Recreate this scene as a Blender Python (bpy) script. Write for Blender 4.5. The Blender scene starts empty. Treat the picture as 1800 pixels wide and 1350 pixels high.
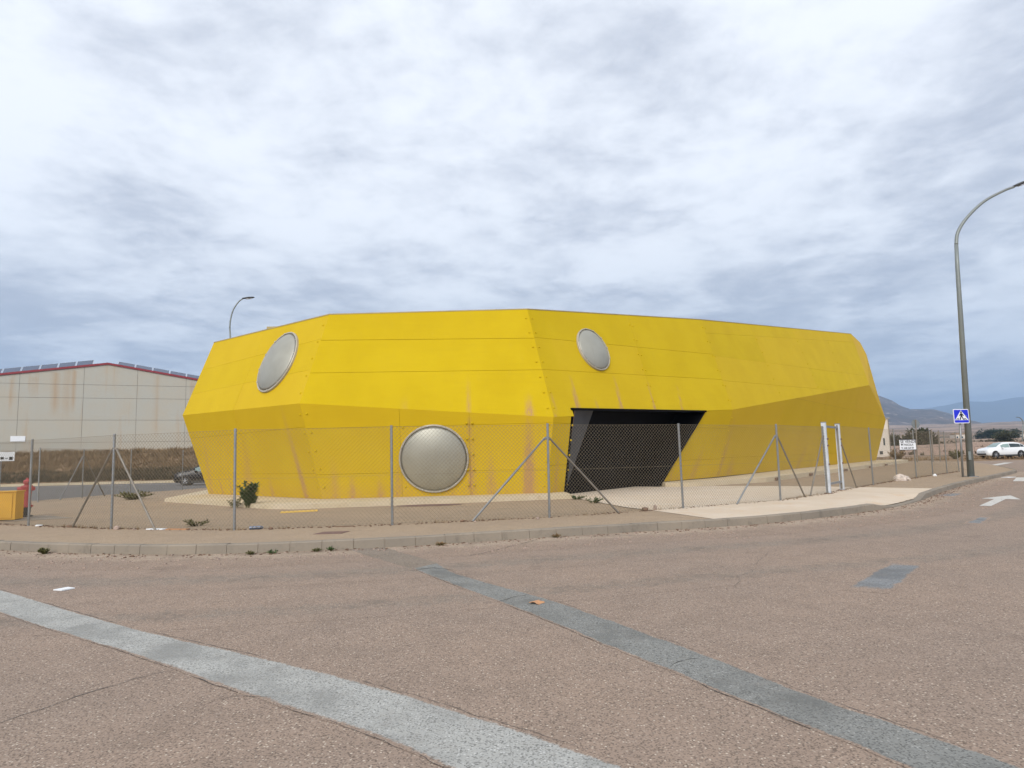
import bpy, bmesh, math, random
from mathutils import Vector, Matrix, noise
from mathutils.geometry import tessellate_polygon
random.seed(7)
scn = bpy.context.scene
COL = scn.collection
R = math.radians

# ------------------------------------------------------------------ camera
cam = bpy.data.cameras.new('camera')
cam.sensor_width = 36.0
cam.lens = 36.0 * 1170.0 / 1800.0
cam.clip_start = 0.05
cam.clip_end = 60000
camo = bpy.data.objects.new('camera', cam)
COL.objects.link(camo)
rt = Vector((0.99968752, 0.00278061, -0.02484226))
up = Vector((0.0249974, -0.11120142, 0.99348345))
fw = Vector((0.0, 0.993794, 0.11123618))
camo.matrix_world = Matrix(((rt.x, up.x, -fw.x, 0), (rt.y, up.y, -fw.y, 0), (rt.z, up.z, -fw.z, 1.40), (0, 0, 0, 1)))
scn.camera = camo

# ------------------------------------------------------------------ sky, sun, exposure
SUN_EL, SUN_AZ = R(32), R(194)      # azimuth clockwise from +Y
scn.view_settings.view_transform = 'Standard'
scn.view_settings.look = 'None'
scn.view_settings.gamma = 1.0
scn.view_settings.use_curve_mapping = False
scn.view_settings.exposure = 1.25
world = bpy.data.worlds.new('World')
scn.world = world
world.use_nodes = True


class NT:
    """tiny node-tree helper"""
    def __init__(self, tree):
        self.t = tree; self.n = tree.nodes; self.l = tree.links
    def node(self, typ, **kw):
        n = self.n.new(typ)
        for k, v in kw.items():
            if k == 'inp':
                for a, b in v.items():
                    s = n.inputs[a]
                    if isinstance(b, bpy.types.NodeSocket): self.l.new(b, s)
                    else: s.default_value = b
            else: setattr(n, k, v)
        return n
    def math(self, op, a, b=None, clamp=False):
        n = self.n.new('ShaderNodeMath'); n.operation = op; n.use_clamp = clamp
        for i, v in enumerate((a, b)):
            if v is None: continue
            if isinstance(v, bpy.types.NodeSocket): self.l.new(v, n.inputs[i])
            else: n.inputs[i].default_value = v
        return n.outputs[0]
    def mix(self, fac, a, b, mode='MIX'):
        n = self.n.new('ShaderNodeMix'); n.data_type = 'RGBA'; n.blend_type = mode
        for i, v in ((0, fac), (6, a), (7, b)):
            if isinstance(v, bpy.types.NodeSocket): self.l.new(v, n.inputs[i])
            else:
                n.inputs[i].default_value = v if i == 0 else (tuple(v) + (1,) if len(v) == 3 else v)
        return n.outputs[2]
    def noise(self, vec, scale, detail=4, rough=.55, dist=0.0):
        n = self.node('ShaderNodeTexNoise', inp={'Scale': scale, 'Detail': detail, 'Roughness': rough, 'Distortion': dist})
        if vec is not None: self.l.new(vec, n.inputs['Vector'])
        return n.outputs['Fac']
    def ramp(self, fac, a, b, smooth=True):
        n = self.n.new('ShaderNodeMapRange'); n.interpolation_type = 'SMOOTHSTEP' if smooth else 'LINEAR'
        self.l.new(fac, n.inputs[0]); n.inputs[1].default_value = a; n.inputs[2].default_value = b
        return n.outputs[0]
    def scale(self, vec, s):
        n = self.n.new('ShaderNodeVectorMath'); n.operation = 'MULTIPLY'
        self.l.new(vec, n.inputs[0]); n.inputs[1].default_value = s
        return n.outputs[0]


SKY_SEED = 11.2


def build_world():
    nt = NT(world.node_tree)
    for n in list(nt.n): nt.n.remove(n)
    tc = nt.node('ShaderNodeTexCoord')
    sep = nt.node('ShaderNodeSeparateXYZ', inp={0: tc.outputs['Generated']})
    z = nt.math('MAXIMUM', sep.outputs[2], 0.0)
    zz = nt.math('ADD', z, 0.12)
    u = nt.math('DIVIDE', sep.outputs[0], zz)
    v = nt.math('DIVIDE', sep.outputs[1], zz)
    cmb = nt.node('ShaderNodeCombineXYZ', inp={0: u, 1: v, 2: SKY_SEED})
    P = cmb.outputs[0]
    big = nt.noise(P, 0.60, 3, .5, .3)
    mid = nt.noise(P, 2.3, 10, .60, .25)
    fine = nt.noise(P, 8.0, 8, .60, .2)
    c = nt.math('ADD', nt.math('MULTIPLY', big, .36), nt.math('ADD', nt.math('MULTIPLY', mid, .44), nt.math('MULTIPLY', fine, .20)))
    # thin high cloud lets more light through; the low deck is bluer and darker
    hi = nt.ramp(z, 0.05, 0.42)
    t = nt.ramp(nt.math('ADD', c, nt.math('MULTIPLY', hi, .075)), .415, .645)
    dark = nt.mix(hi, (.222, .244, .282), (.255, .273, .315))
    lite = nt.mix(hi, (.385, .410, .440), (.452, .470, .500))
    cloud = nt.mix(t, dark, lite)
    low = nt.ramp(z, 0.13, 0.0)
    cloud = nt.mix(nt.math('MULTIPLY', low, .25), cloud, (.240, .292, .350))
    sky = nt.node('ShaderNodeTexSky', sky_type='NISHITA', sun_disc=False, sun_elevation=SUN_EL, sun_rotation=SUN_AZ)
    skyc = nt.mix(1.0, sky.outputs[0], (.06, .06, .06), 'MULTIPLY')
    gap = nt.math('MULTIPLY', nt.ramp(c, .36, .27), .8)
    col = nt.mix(gap, cloud, skyc)
    bg = nt.node('ShaderNodeBackground', inp={0: col, 1: 1.0})
    out = nt.node('ShaderNodeOutputWorld', inp={0: bg.outputs[0]})


build_world()
sun = bpy.data.lights.new('sun', 'SUN')
sun.energy = 1.5
sun.angle = R(40)
sun.color = (1.0, .955, .88)
suno = bpy.data.objects.new('sun', sun)
COL.objects.link(suno)
sd = Vector((math.sin(SUN_AZ) * math.cos(SUN_EL), math.cos(SUN_AZ) * math.cos(SUN_EL), math.sin(SUN_EL)))
suno.rotation_euler = sd.to_track_quat('Z', 'Y').to_euler()
suno.location = (-20, -20, 40)

# ------------------------------------------------------------------ materials
MATS = {}


def mat(name, base=(.5, .5, .5), rough=.7, metal=0.0, var=.12, vscale=3.0, bump=0.0, bscale=40.0, fn=None, spec=.5):
    if name in MATS: return MATS[name]
    m = bpy.data.materials.new(name); m.use_nodes = True
    nt = NT(m.node_tree)
    bs = nt.n['Principled BSDF']
    geo = nt.node('ShaderNodeNewGeometry')
    pos = geo.outputs['Position']
    bs.inputs['Roughness'].default_value = rough
    bs.inputs['Metallic'].default_value = metal
    bs.inputs['Specular IOR Level'].default_value = spec
    if fn:
        fn(nt, bs, pos)
    else:
        n = nt.noise(pos, vscale, 5)
        k = nt.math('ADD', nt.math('MULTIPLY', nt.math('SUBTRACT', n, .5), var * 3), 1.0)
        cc = nt.node('ShaderNodeCombineColor', inp={0: k, 1: k, 2: k})
        nt.l.new(nt.mix(1.0, tuple(base), cc.outputs[0], 'MULTIPLY'), bs.inputs['Base Color'])
    if bump:
        b = nt.node('ShaderNodeBump', inp={'Strength': bump, 'Distance': .02, 'Height': nt.noise(pos, bscale, 4)})
        nt.l.new(b.outputs[0], bs.inputs['Normal'])
    MATS[name] = m
    return m


def asphalt_fn(base, light, tint, speck=115.0, patch=None):
    def fn(nt, bs, pos):
        big = nt.noise(pos, .35, 4, .6)
        mid = nt.noise(pos, 2.2, 5, .6)
        grit = nt.noise(pos, 46, 3, .6)
        vor = nt.node('ShaderNodeTexVoronoi', inp={'Vector': pos, 'Scale': speck * .55, 'Randomness': 1.0})
        vsep = nt.node('ShaderNodeSeparateColor', inp={0: vor.outputs['Color']})
        k1 = nt.math('MULTIPLY', nt.ramp(vsep.outputs[0], .66, .95), nt.ramp(vor.outputs['Distance'], .50, .22))
        vor2 = nt.node('ShaderNodeTexVoronoi', inp={'Vector': pos, 'Scale': speck, 'Randomness': 1.0})
        vs2 = nt.node('ShaderNodeSeparateColor', inp={0: vor2.outputs['Color']})
        k2 = nt.ramp(vs2.outputs[1], .45, .0)
        c = nt.mix(nt.ramp(big, .3, .7), base, tint)
        c = nt.mix(nt.math('MULTIPLY', nt.ramp(mid, .35, .75), .38), c, tuple(v * .70 for v in base))
        c = nt.mix(nt.math('MULTIPLY', k2, .80), c, tuple(v * .36 for v in base))
        c = nt.mix(nt.math('MULTIPLY', k1, nt.math('ADD', .35, nt.math('MULTIPLY', vsep.outputs[2], .6))), c, light)
        c = nt.mix(nt.math('MULTIPLY', nt.ramp(grit, .48, .72), .42), c, tuple(v * .55 for v in base))
        spots = nt.math('MULTIPLY', nt.ramp(nt.noise(pos, .9, 5, .6, .4), .60, .74), .42)
        c = nt.mix(spots, c, tuple(v * .5 for v in base))
        if patch:
            pc, pl = patch
            at = nt.node('ShaderNodeAttribute', attribute_name='blend')
            wob = nt.math('ADD', at.outputs['Fac'], nt.math('MULTIPLY', nt.math('SUBTRACT', nt.math('ADD', nt.math('MULTIPLY', nt.noise(pos, 6, 6, .7), .5), nt.math('MULTIPLY', nt.noise(pos, 38, 4, .7), .5)), .5), 1.6))
            f = nt.ramp(wob, .30, .62)
            p = nt.mix(nt.math('MULTIPLY', k2, .8), pc, tuple(v * .34 for v in pc))
            p = nt.mix(nt.math('MULTIPLY', k1, .6), p, pl)
            p = nt.mix(nt.math('MULTIPLY', nt.ramp(nt.noise(pos, 1.6, 5, .6), .42, .68), .75), p, tuple(v * .56 for v in pc))
            p = nt.mix(nt.math('MULTIPLY', nt.ramp(nt.noise(pos, 5.0, 6, .7), .5, .75), .45), p, tuple(v * .55 + w * .25 for v, w in zip(pc, base)))
            c = nt.mix(f, c, p)
        nt.l.new(c, bs.inputs['Base Color'])
        h = nt.math('ADD', nt.math('MULTIPLY', vor.outputs['Distance'], -1.0), nt.math('MULTIPLY', grit, .5))
        b = nt.node('ShaderNodeBump', inp={'Strength': .35, 'Distance': .006, 'Height': h})
        nt.l.new(b.outputs[0], bs.inputs['Normal'])
    return fn


AB, AL, AT = (.302, .230, .182), (.62, .53, .43), (.335, .248, .190)
mat('asphalt', rough=.92, spec=.2, fn=asphalt_fn(AB, AL, AT))
mat('patch_light', rough=.92, spec=.2, fn=asphalt_fn(AB, AL, AT, patch=((.385, .380, .355), (.66, .65, .62))))
mat('patch_dark', rough=.92, spec=.2, fn=asphalt_fn(AB, AL, AT, patch=((.235, .234, .218), (.46, .45, .42))))
mat('patch_blue', rough=.92, spec=.2, fn=asphalt_fn(AB, AL, AT, patch=((.235, .240, .242), (.42, .42, .42))))
mat('dust', rough=.95, spec=.1, fn=asphalt_fn(AB, AL, AT, patch=((.405, .316, .240), (.54, .44, .34))))
mat('tyre_wear', rough=.9, spec=.2, fn=asphalt_fn(AB, AL, AT, patch=((.255, .208, .168), (.48, .42, .35))))
mat('trench', rough=.95, spec=.2, fn=asphalt_fn((.255, .208, .165), (.46, .40, .33), (.27, .22, .175)))
mat('lot_asphalt', rough=.95, spec=.2, fn=asphalt_fn((.350, .264, .184), (.48, .38, .27), (.395, .292, .196), 120))
mat('pavement_asphalt', rough=.95, spec=.2, fn=asphalt_fn((.400, .300, .206), (.52, .41, .30), (.370, .280, .200), 150))
mat('grey_asphalt', rough=.95, spec=.2, fn=asphalt_fn((.165, .160, .155), (.26, .25, .24), (.19, .18, .17), 90))
mat('tar', (.045, .042, .04), .7, var=.3)


def concrete_fn(a, b, stain):
    def fn(nt, bs, pos):
        n = nt.noise(pos, .8, 6, .6); f = nt.noise(pos, 24, 5, .6)
        c = nt.mix(nt.ramp(n, .35, .7), a, b)
        c = nt.mix(nt.math('MULTIPLY', nt.ramp(nt.noise(pos, 2.3, 6, .7, .4), .52, .72), .6), c, stain)
        c = nt.mix(nt.math('MULTIPLY', nt.ramp(f, .5, .8), .25), c, tuple(v * .6 for v in a))
        nt.l.new(c, bs.inputs['Base Color'])
        bb = nt.node('ShaderNodeBump', inp={'Strength': .2, 'Distance': .01, 'Height': f})
        nt.l.new(bb.outputs[0], bs.inputs['Normal'])
    return fn


mat('drive_concrete', rough=.9, spec=.25, fn=concrete_fn((.560, .455, .345), (.600, .505, .400), (.55, .38, .24)))
mat('plinth_concrete', rough=.9, spec=.25, fn=concrete_fn((.520, .430, .290), (.560, .470, .345), (.44, .33, .20)))
mat('kerb_concrete', rough=.9, spec=.25, fn=concrete_fn((.230, .198, .160), (.285, .240, .188), (.135, .116, .094)))
mat('mortar', (.36, .28, .21), .9, var=.2)
mat('hut_render', rough=.9, spec=.2, fn=concrete_fn((.60, .53, .45), (.62, .56, .48), (.50, .43, .35)))


def yellow_fn(nt, bs, pos):
    n = nt.noise(pos, .55, 5, .6)
    f = nt.noise(pos, 9, 6, .65)
    g = nt.noise(pos, 55, 4, .6)
    c = nt.mix(nt.ramp(n, .3, .72), (.508, .354, .003), (.552, .392, .005))
    c = nt.mix(nt.math('MULTIPLY', nt.ramp(f, .42, .78), .16), c, (.52, .352, .016))
    c = nt.mix(nt.math('MULTIPLY', nt.ramp(g, .5, .85), .22), c, (.44, .30, .008))
    hz_ = nt.noise(nt.scale(pos, (.9, .9, 24.0)), 1.0, 4, .6)
    c = nt.mix(nt.math('MULTIPLY', nt.ramp(hz_, .45, .72), .14), c, (.40, .275, .010))
    # faded, chalky paint per panel, with warm ground bounce painted in on lower facets
    pa = nt.node('ShaderNodeAttribute', attribute_name='fade_bounce')
    c = nt.mix(pa.outputs['Fac'], c, (.640, .392, .030))
    # dirt drips: long along gravity
    sv = nt.scale(pos, (9.0, 9.0, .55))
    st = nt.noise(sv, 1.0, 6, .62)
    c = nt.mix(nt.math('MULTIPLY', nt.ramp(st, .55, .80), .10), c, (.42, .30, .09))
    at = nt.node('ShaderNodeAttribute', attribute_name='stain')
    sk = nt.math('MULTIPLY', at.outputs['Fac'], nt.math('ADD', .30, nt.math('MULTIPLY', nt.ramp(nt.noise(nt.scale(pos, (26, 26, 1.0)), 1.0, 6, .7), .36, .62), .95)))
    sk = nt.math('MULTIPLY', sk, nt.math('ADD', .75, nt.math('MULTIPLY', f, .5)), True)
    c = nt.mix(nt.math('MULTIPLY', sk, 1.5, True), c, (.430, .250, .105))
    nt.l.new(c, bs.inputs['Base Color'])
    b = nt.node('ShaderNodeBump', inp={'Strength': .25, 'Distance': .01, 'Height': nt.math('ADD', g, nt.math('MULTIPLY', f, 1.5))})
    nt.l.new(b.outputs[0], bs.inputs['Normal'])


mat('yellow_paint', rough=.75, spec=.14, fn=yellow_fn)
mat('joint_yellow', (.26, .17, .012), .8, var=.2)
mat('edge_trim', (.38, .30, .13), .6, var=.25)
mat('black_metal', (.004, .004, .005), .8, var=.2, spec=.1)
mat('grey_metal_panel', (.042, .048, .058), .45, var=.3, vscale=1.5)
mat('rusty_metal', (.16, .095, .06), .75, var=.5, vscale=8)


def lens_fn(nt, bs, pos):
    n = nt.noise(pos, 1.4, 5, .6)
    c = nt.mix(nt.ramp(n, .3, .7), (.335, .325, .275), (.385, .375, .320))
    c = nt.mix(nt.math('MULTIPLY', nt.ramp(nt.noise(nt.scale(pos, (6, 6, .8)), 1.0, 5), .55, .8), .25), c, (.26, .235, .19))
    nt.l.new(c, bs.inputs['Base Color'])
    bs.inputs['Metallic'].default_value = .45
    bs.inputs['Roughness'].default_value = .5


mat('dome_shell', fn=lens_fn)
mat('dome_rim', (.40, .37, .31), .5, .2, var=.2)
mat('bolt_steel', (.5, .48, .44), .4, .8, var=.2)
mat('galvanised', (.255, .262, .265), .5, .55, var=.18, vscale=6, bump=.1, bscale=30)
mat('galvanised_warm', (.22, .195, .165), .6, .35, var=.3, vscale=5)
mat('fence_wire', (.19, .155, .105), .6, .1, var=.1)
mat('lamp_paint', (.215, .235, .225), .5, .3, var=.15, vscale=2)
mat('dark_plastic', (.035, .035, .035), .5, var=.2)
mat('gate_white', (.52, .55, .58), .5, .1, var=.18, vscale=5)
mat('sign_blue', (.008, .022, .58), .35, var=.05)
mat('sign_white', (.74, .75, .77), .4, var=.05)
mat('sign_black', (.01, .01, .01), .5, var=.05)
mat('sign_back', (.20, .225, .235), .5, .4, var=.2)
mat('road_white', rough=.85, fn=lambda nt, bs, pos: nt.l.new(nt.mix(nt.math('MULTIPLY', nt.ramp(nt.noise(pos, 9, 6, .7), .45, .72), .75), (.54, .52, .48), (.30, .26, .22)), bs.inputs['Base Color']))
mat('hydrant_red', (.36, .045, .05), .55, var=.35, vscale=7)
mat('hydrant_black', (.02, .022, .024), .6, var=.3)
mat('box_yellow', (.66, .345, .020), .5, var=.12)
mat('paper', (.74, .75, .76), .7, var=.05)
mat('plank_yellow', (.66, .43, .10), .7, var=.2)
mat('rock_pale', (.52, .44, .38), .9, var=.6, vscale=9, bump=.5)
mat('manhole', (.15, .085, .07), .8, var=.4, vscale=20)
mat('rock', (.36, .27, .22), .9, var=.5, vscale=9, bump=.5)
mat('weed_green', (.050, .090, .022), .7, var=.5, vscale=12)
mat('weed_olive', (.105, .100, .030), .8, var=.5, vscale=9)
mat('weed_dry', (.235, .155, .075), .9, var=.5, vscale=5)
mat('grass_dry', (.225, .150, .078), .9, var=.45, vscale=.6)
mat('grass_dark', (.080, .066, .038), .9, var=.45, vscale=.9)
mat('bark', (.12, .085, .055), .9, var=.4)
mat('pine_green', (.020, .040, .018), .9, var=.5, vscale=.4)
mat('scrub_green', (.060, .062, .030), .9, var=.5, vscale=.8)
mat('leaf_orange', (.42, .22, .11), .8, var=.3)


def soil_fn(nt, bs, pos):
    n = nt.noise(pos, .22, 6, .62); f = nt.noise(pos, 2.4, 6, .65)
    c = nt.mix(nt.ramp(n, .35, .68), (.235, .155, .092), (.300, .205, .130))
    c = nt.mix(nt.math('MULTIPLY', nt.ramp(f, .45, .7), .6), c, (.150, .112, .068))
    nt.l.new(c, bs.inputs['Base Color'])


mat('soil', rough=.95, spec=.1, fn=soil_fn)


def plain_fn(nt, bs, pos):
    n = nt.noise(nt.scale(pos, (.0022, .0075, .0)), 1.0, 7, .65, .6)
    f = nt.noise(nt.scale(pos, (.02, .05, 0.)), 1.0, 7, .7)
    d = nt.noise(nt.scale(pos, (.10, .16, 0.)), 1.0, 5, .7)
    c = nt.mix(nt.ramp(n, .38, .62), (.235, .165, .112), (.43, .305, .235))
    c = nt.mix(nt.math('MULTIPLY', nt.ramp(f, .48, .62), .8), c, (.105, .092, .060))
    c = nt.mix(nt.math('MULTIPLY', nt.ramp(d, .52, .66), .6), c, (.060, .060, .035))
    c = nt.mix(nt.math('MULTIPLY', nt.ramp(nt.noise(nt.scale(pos, (.012, .05, 0)), 1.0, 4, .6), .62, .68), .7), c, (.44, .36, .30))
    nt.l.new(c, bs.inputs['Base Color'])


mat('plain_ground', rough=.98, spec=.1, fn=plain_fn)


def hill_fn(nt, bs, pos):
    n = nt.noise(nt.scale(pos, (.004, .004, .012)), 1.0, 8, .65, .4)
    f = nt.noise(nt.scale(pos, (.02, .02, .03)), 1.0, 6, .7)
    c = nt.mix(nt.ramp(n, .36, .66), (.085, .072, .066), (.165, .132, .115))
    c = nt.mix(nt.math('MULTIPLY', nt.ramp(f, .48, .66), .6), c, (.075, .072, .052))
    c = nt.mix(nt.math('MULTIPLY', nt.ramp(f, .43, .33), .7), c, (.44, .37, .33))
    nt.l.new(c, bs.inputs['Base Color'])


mat('hill_rock', rough=.98, spec=.1, fn=hill_fn)
mat('far_hill', (.085, .090, .085), .98, var=.3, vscale=.003)


def wall_panel_fn(nt, bs, pos):
    n = nt.noise(pos, .35, 5, .6); f = nt.noise(pos, 5, 5, .6)
    c = nt.mix(nt.ramp(n, .34, .68), (.425, .396, .335), (.412, .405, .362))
    c = nt.mix(nt.math('MULTIPLY', nt.ramp(f, .45, .75), .3), c, (.42, .375, .31))
    st = nt.noise(nt.scale(pos, (1.3, 1.3, .10)), 1.0, 4, .55)
    c = nt.mix(nt.math('MULTIPLY', nt.ramp(st, .54, .74), .38), c, (.40, .27, .16))
    at = nt.node('ShaderNodeAttribute', attribute_name='stain')
    c = nt.mix(nt.math('MULTIPLY', at.outputs['Fac'], nt.math('ADD', .4, nt.math('MULTIPLY', nt.noise(nt.scale(pos, (3, 3, .3)), 1.0, 4), .9)), True), c, (.38, .225, .10))
    nt.l.new(c, bs.inputs['Base Color'])


mat('wall_concrete', rough=.9, spec=.2, fn=wall_panel_fn)
mat('wall_joint', (.20, .185, .165), .9, var=.2)
mat('roof_red', (.23, .025, .035), .6, var=.15)
mat('roof_sheet', (.30, .29, .28), .6, var=.15)
mat('solar_glass', (.105, .125, .175), .25, .2, var=.15)
mat('alu', (.55, .56, .58), .4, .6, var=.1)
mat('car_black', (.012, .013, .016), .22, .3, var=.05)
mat('car_white', (.72, .74, .76), .25, 0, var=.03)
mat('car_glass', (.03, .045, .05), .08, 0, var=.1)
mat('car_glass_light', (.22, .30, .29), .1, 0, var=.1)
mat('tyre', (.015, .015, .016), .8, var=.2)
mat('rim', (.25, .25, .26), .35, .7, var=.1)
mat('headlight', (.62, .66, .7), .15, .1, var=.05)
mat('tail_red', (.35, .01, .012), .25, var=.05)

# ------------------------------------------------------------------ mesh helpers


class MB:
    def __init__(self):
        self.v = []; self.f = []; self.at = {}
    def add(self, vs, fs):
        o = len(self.v); self.v += [tuple(p) for p in vs]; self.f += [tuple(i + o for i in f) for f in fs]; return o
    def box(self, c, s, rot=None):
        c = Vector(c); vs = []
        for dx in (-.5, .5):
            for dy in (-.5, .5):
                for dz in (-.5, .5):
                    p = Vector((dx * s[0], dy * s[1], dz * s[2]))
                    if rot is not None: p = rot @ p
                    vs.append(c + p)
        self.add(vs, [(0, 1, 3, 2), (4, 6, 7, 5), (0, 4, 5, 1), (2, 3, 7, 6), (0, 2, 6, 4), (1, 5, 7, 3)])
    def tube(self, pts, rad, n=8, cap=True):
        pts = [Vector(p) for p in pts]
        if not hasattr(rad, '__len__'): rad = [rad] * len(pts)
        t0 = (pts[1] - pts[0]).normalized()
        a = t0.orthogonal().normalized()
        rings = []
        for i, p in enumerate(pts):
            if i == 0: t = t0
            elif i == len(pts) - 1: t = (pts[i] - pts[i - 1]).normalized()
            else: t = (pts[i + 1] - pts[i - 1]).normalized()
            a = (a - t * a.dot(t)).normalized(); b = t.cross(a)
            rings.append([p + (a * math.cos(2 * math.pi * k / n) + b * math.sin(2 * math.pi * k / n)) * rad[i] for k in range(n)])
        o = len(self.v)
        for r in rings: self.v += [tuple(q) for q in r]
        for i in range(len(rings) - 1):
            for k in range(n):
                k2 = (k + 1) % n
                self.f.append((o + i * n + k, o + i * n + k2, o + (i + 1) * n + k2, o + (i + 1) * n + k))
        if cap:
            self.f.append(tuple(o + k for k in reversed(range(n))))
            self.f.append(tuple(o + (len(rings) - 1) * n + k for k in range(n)))
    def lathe(self, prof, c=(0, 0, 0), n=20, axis=None):
        """prof: (r,h); axis: 3x3 matrix whose z column is the axis"""
        c = Vector(c); o = len(self.v)
        for r, h in prof:
            for k in range(n):
                p = Vector((r * math.cos(2 * math.pi * k / n), r * math.sin(2 * math.pi * k / n), h))
                self.v.append(tuple(c + (axis @ p if axis is not None else p)))
        for i in range(len(prof) - 1):
            for k in range(n):
                k2 = (k + 1) % n
                self.f.append((o + i * n + k, o + i * n + k2, o + (i + 1) * n + k2, o + (i + 1) * n + k))
        self.f.append(tuple(o + k for k in reversed(range(n))))
        self.f.append(tuple(o + (len(prof) - 1) * n + k for k in range(n)))
    def prism(self, poly, off):
        """poly: planar 3-D outline, extruded by vector off"""
        n = len(poly); off = Vector(off)
        vs = [Vector(p) for p in poly] + [Vector(p) + off for p in poly]
        tris = tessellate_polygon([[Vector(p) for p in poly]])
        fs = [tuple(t) for t in tris] + [tuple(i + n for i in reversed(t)) for t in tris]
        fs += [(i, (i + 1) % n, (i + 1) % n + n, i + n) for i in range(n)]
        self.add(vs, fs)
    def sheet(self, poly, z, skirt=None):
        pts = [Vector((p[0], p[1], p[2] if len(p) > 2 else z)) for p in poly]
        tris = tessellate_polygon([pts])
        o = self.add(pts, tris)
        if skirt is not None:
            n = len(pts)
            lo = self.add([(p.x, p.y, skirt) for p in pts], [])
            for i in range(n):
                j = (i + 1) % n
                self.f.append((o + i, o + j, lo + j, lo + i))
    def build(self, name, m, parent=None, smooth=False, **props):
        me = bpy.data.meshes.new(name)
        me.from_pydata(self.v, [], self.f)
        bm = bmesh.new(); bm.from_mesh(me)
        if not self.at: bmesh.ops.recalc_face_normals(bm, faces=bm.faces)
        bm.to_mesh(me); bm.free()
        for k, vals in self.at.items():
            a = me.attributes.new(k, 'FLOAT', 'POINT')
            a.data.foreach_set('value', vals)
        if smooth:
            for p in me.polygons: p.use_smooth = True
        me.materials.append(MATS[m])
        ob = bpy.data.objects.new(name, me)
        COL.objects.link(ob)
        if parent is not None: put(ob, parent)
        for k, v in props.items(): ob[k] = v
        return ob


def put(o, parent):
    """parent o keeping its world coordinates (parents are unrotated empties or meshes)"""
    o.parent = parent
    o.location = o.location - wloc(parent)


def wloc(o):
    l = Vector(o.location)
    return l + (wloc(o.parent) if o.parent else Vector())


def thing(name, label, cat, loc=(0, 0, 0), group=None):
    e = bpy.data.objects.new(name, None)
    COL.objects.link(e); e.location = loc; e.empty_display_size = .2
    e['label'] = label; e['category'] = cat
    if group: e['group'] = group
    return e


def tag(o, label, cat, group=None):
    o['label'] = label; o['category'] = cat
    if group: o['group'] = group
    return o


def V3(p, z=0): return Vector((p[0], p[1], z))


def resample(pts, step=None, n=None):
    pts = [Vector(p) for p in pts]
    acc = [0.0]
    for a, b in zip(pts, pts[1:]): acc.append(acc[-1] + (b - a).length)
    if n is None: n = max(2, int(round(acc[-1] / step)) + 1)
    out = []; j = 0
    for i in range(n):
        s = acc[-1] * i / (n - 1)
        while j < len(pts) - 2 and acc[j + 1] < s: j += 1
        t = (s - acc[j]) / max(1e-9, acc[j + 1] - acc[j])
        out.append(pts[j].lerp(pts[j + 1], min(1, max(0, t))))
    return out


def spline(pts, k=8):
    P = [Vector(p) for p in pts]; out = []
    for i in range(len(P) - 1):
        p0 = P[max(i - 1, 0)]; p1 = P[i]; p2 = P[i + 1]; p3 = P[min(i + 2, len(P) - 1)]
        for j in range(k):
            t = j / k
            out.append(.5 * ((2 * p1) + (p2 - p0) * t + (2 * p0 - 5 * p1 + 4 * p2 - p3) * t * t + (3 * p1 - p0 - 3 * p2 + p3) * t ** 3))
    out.append(P[-1])
    return out


def smoothpts(pts, it=2):
    P = [Vector(p) for p in pts]
    for _ in range(it):
        P = [P[0]] + [(P[i - 1] + 2 * P[i] + P[i + 1]) / 4 for i in range(1, len(P) - 1)] + [P[-1]]
    return P


def offset_line(pts, d):
    out = []
    for i, p in enumerate(pts):
        t = (pts[min(i + 1, len(pts) - 1)] - pts[max(i - 1, 0)]).normalized()
        out.append(p + Vector((-t.y, t.x)) * d)
    return out


def clip(poly, a, b, off=0.0):
    """keep the part of a 2-D polygon to the left of line a->b, shifted left by off"""
    d = (b - a).normalized(); nrm = Vector((-d.y, d.x)); out = []
    ds = [(p - a).dot(nrm) - off for p in poly]
    for i in range(len(poly)):
        j = (i + 1) % len(poly)
        if ds[i] >= 0: out.append(poly[i])
        if (ds[i] > 0 and ds[j] < 0) or (ds[i] < 0 and ds[j] > 0):
            out.append(poly[i].lerp(poly[j], ds[i] / (ds[i] - ds[j])))
    return out


# ------------------------------------------------------------------ ground
KERB = [(-30, 22.5), (-20, 17.6), (-14, 14.6), (-11, 13.0), (-9.24, 12.13), (-8.25, 11.7), (-7.5, 11.44), (-6.05, 10.98), (-4.58, 10.82),
        (-3.71, 10.88), (-2.83, 11.0), (-1.34, 11.36), (0.13, 11.85), (2.19, 12.47), (3.13, 12.72), (4.06, 12.98),
        (5.03, 13.42), (6.82, 14.47), (8.85, 16.06), (9.46, 16.6), (11.16, 18.44), (12.8, 20.5), (16.44, 24.69),
        (20.38, 28.85), (26.2, 35.1), (28.1, 37.9), (30.6, 42), (34.6, 49), (38, 56), (41.5, 67)]
kl = resample(smoothpts(resample(spline([Vector(p) for p in KERB]), step=.5), 4), step=.5)


def ramp_drop(x, y):
    """how far the dropped kerb lowers the surface at a point"""
    best = 9.0
    for p in kl:
        if 9.0 < p.x < 11.0:
            best = min(best, math.hypot(p.x - x, p.y - y))
    t = max(0.0, 1 - best / 1.1)
    return .105 * t * t * (3 - 2 * t)


mb = MB(); mb.sheet([(-140, -60), (140, -60), (140, 67.5), (-12, 67.5), (-12, 60.5), (-140, 60.5)], 0.0)
road = mb.build('road', 'asphalt', kind='structure')
mb = MB(); mb.sheet([(-140, 26), (-21.5, 26.2), (-21.0, 34), (-19.2, 42), (-8, 60.4), (-140, 60.4)], .004)
mb.build('back_road', 'grey_asphalt', kind='structure')

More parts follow.
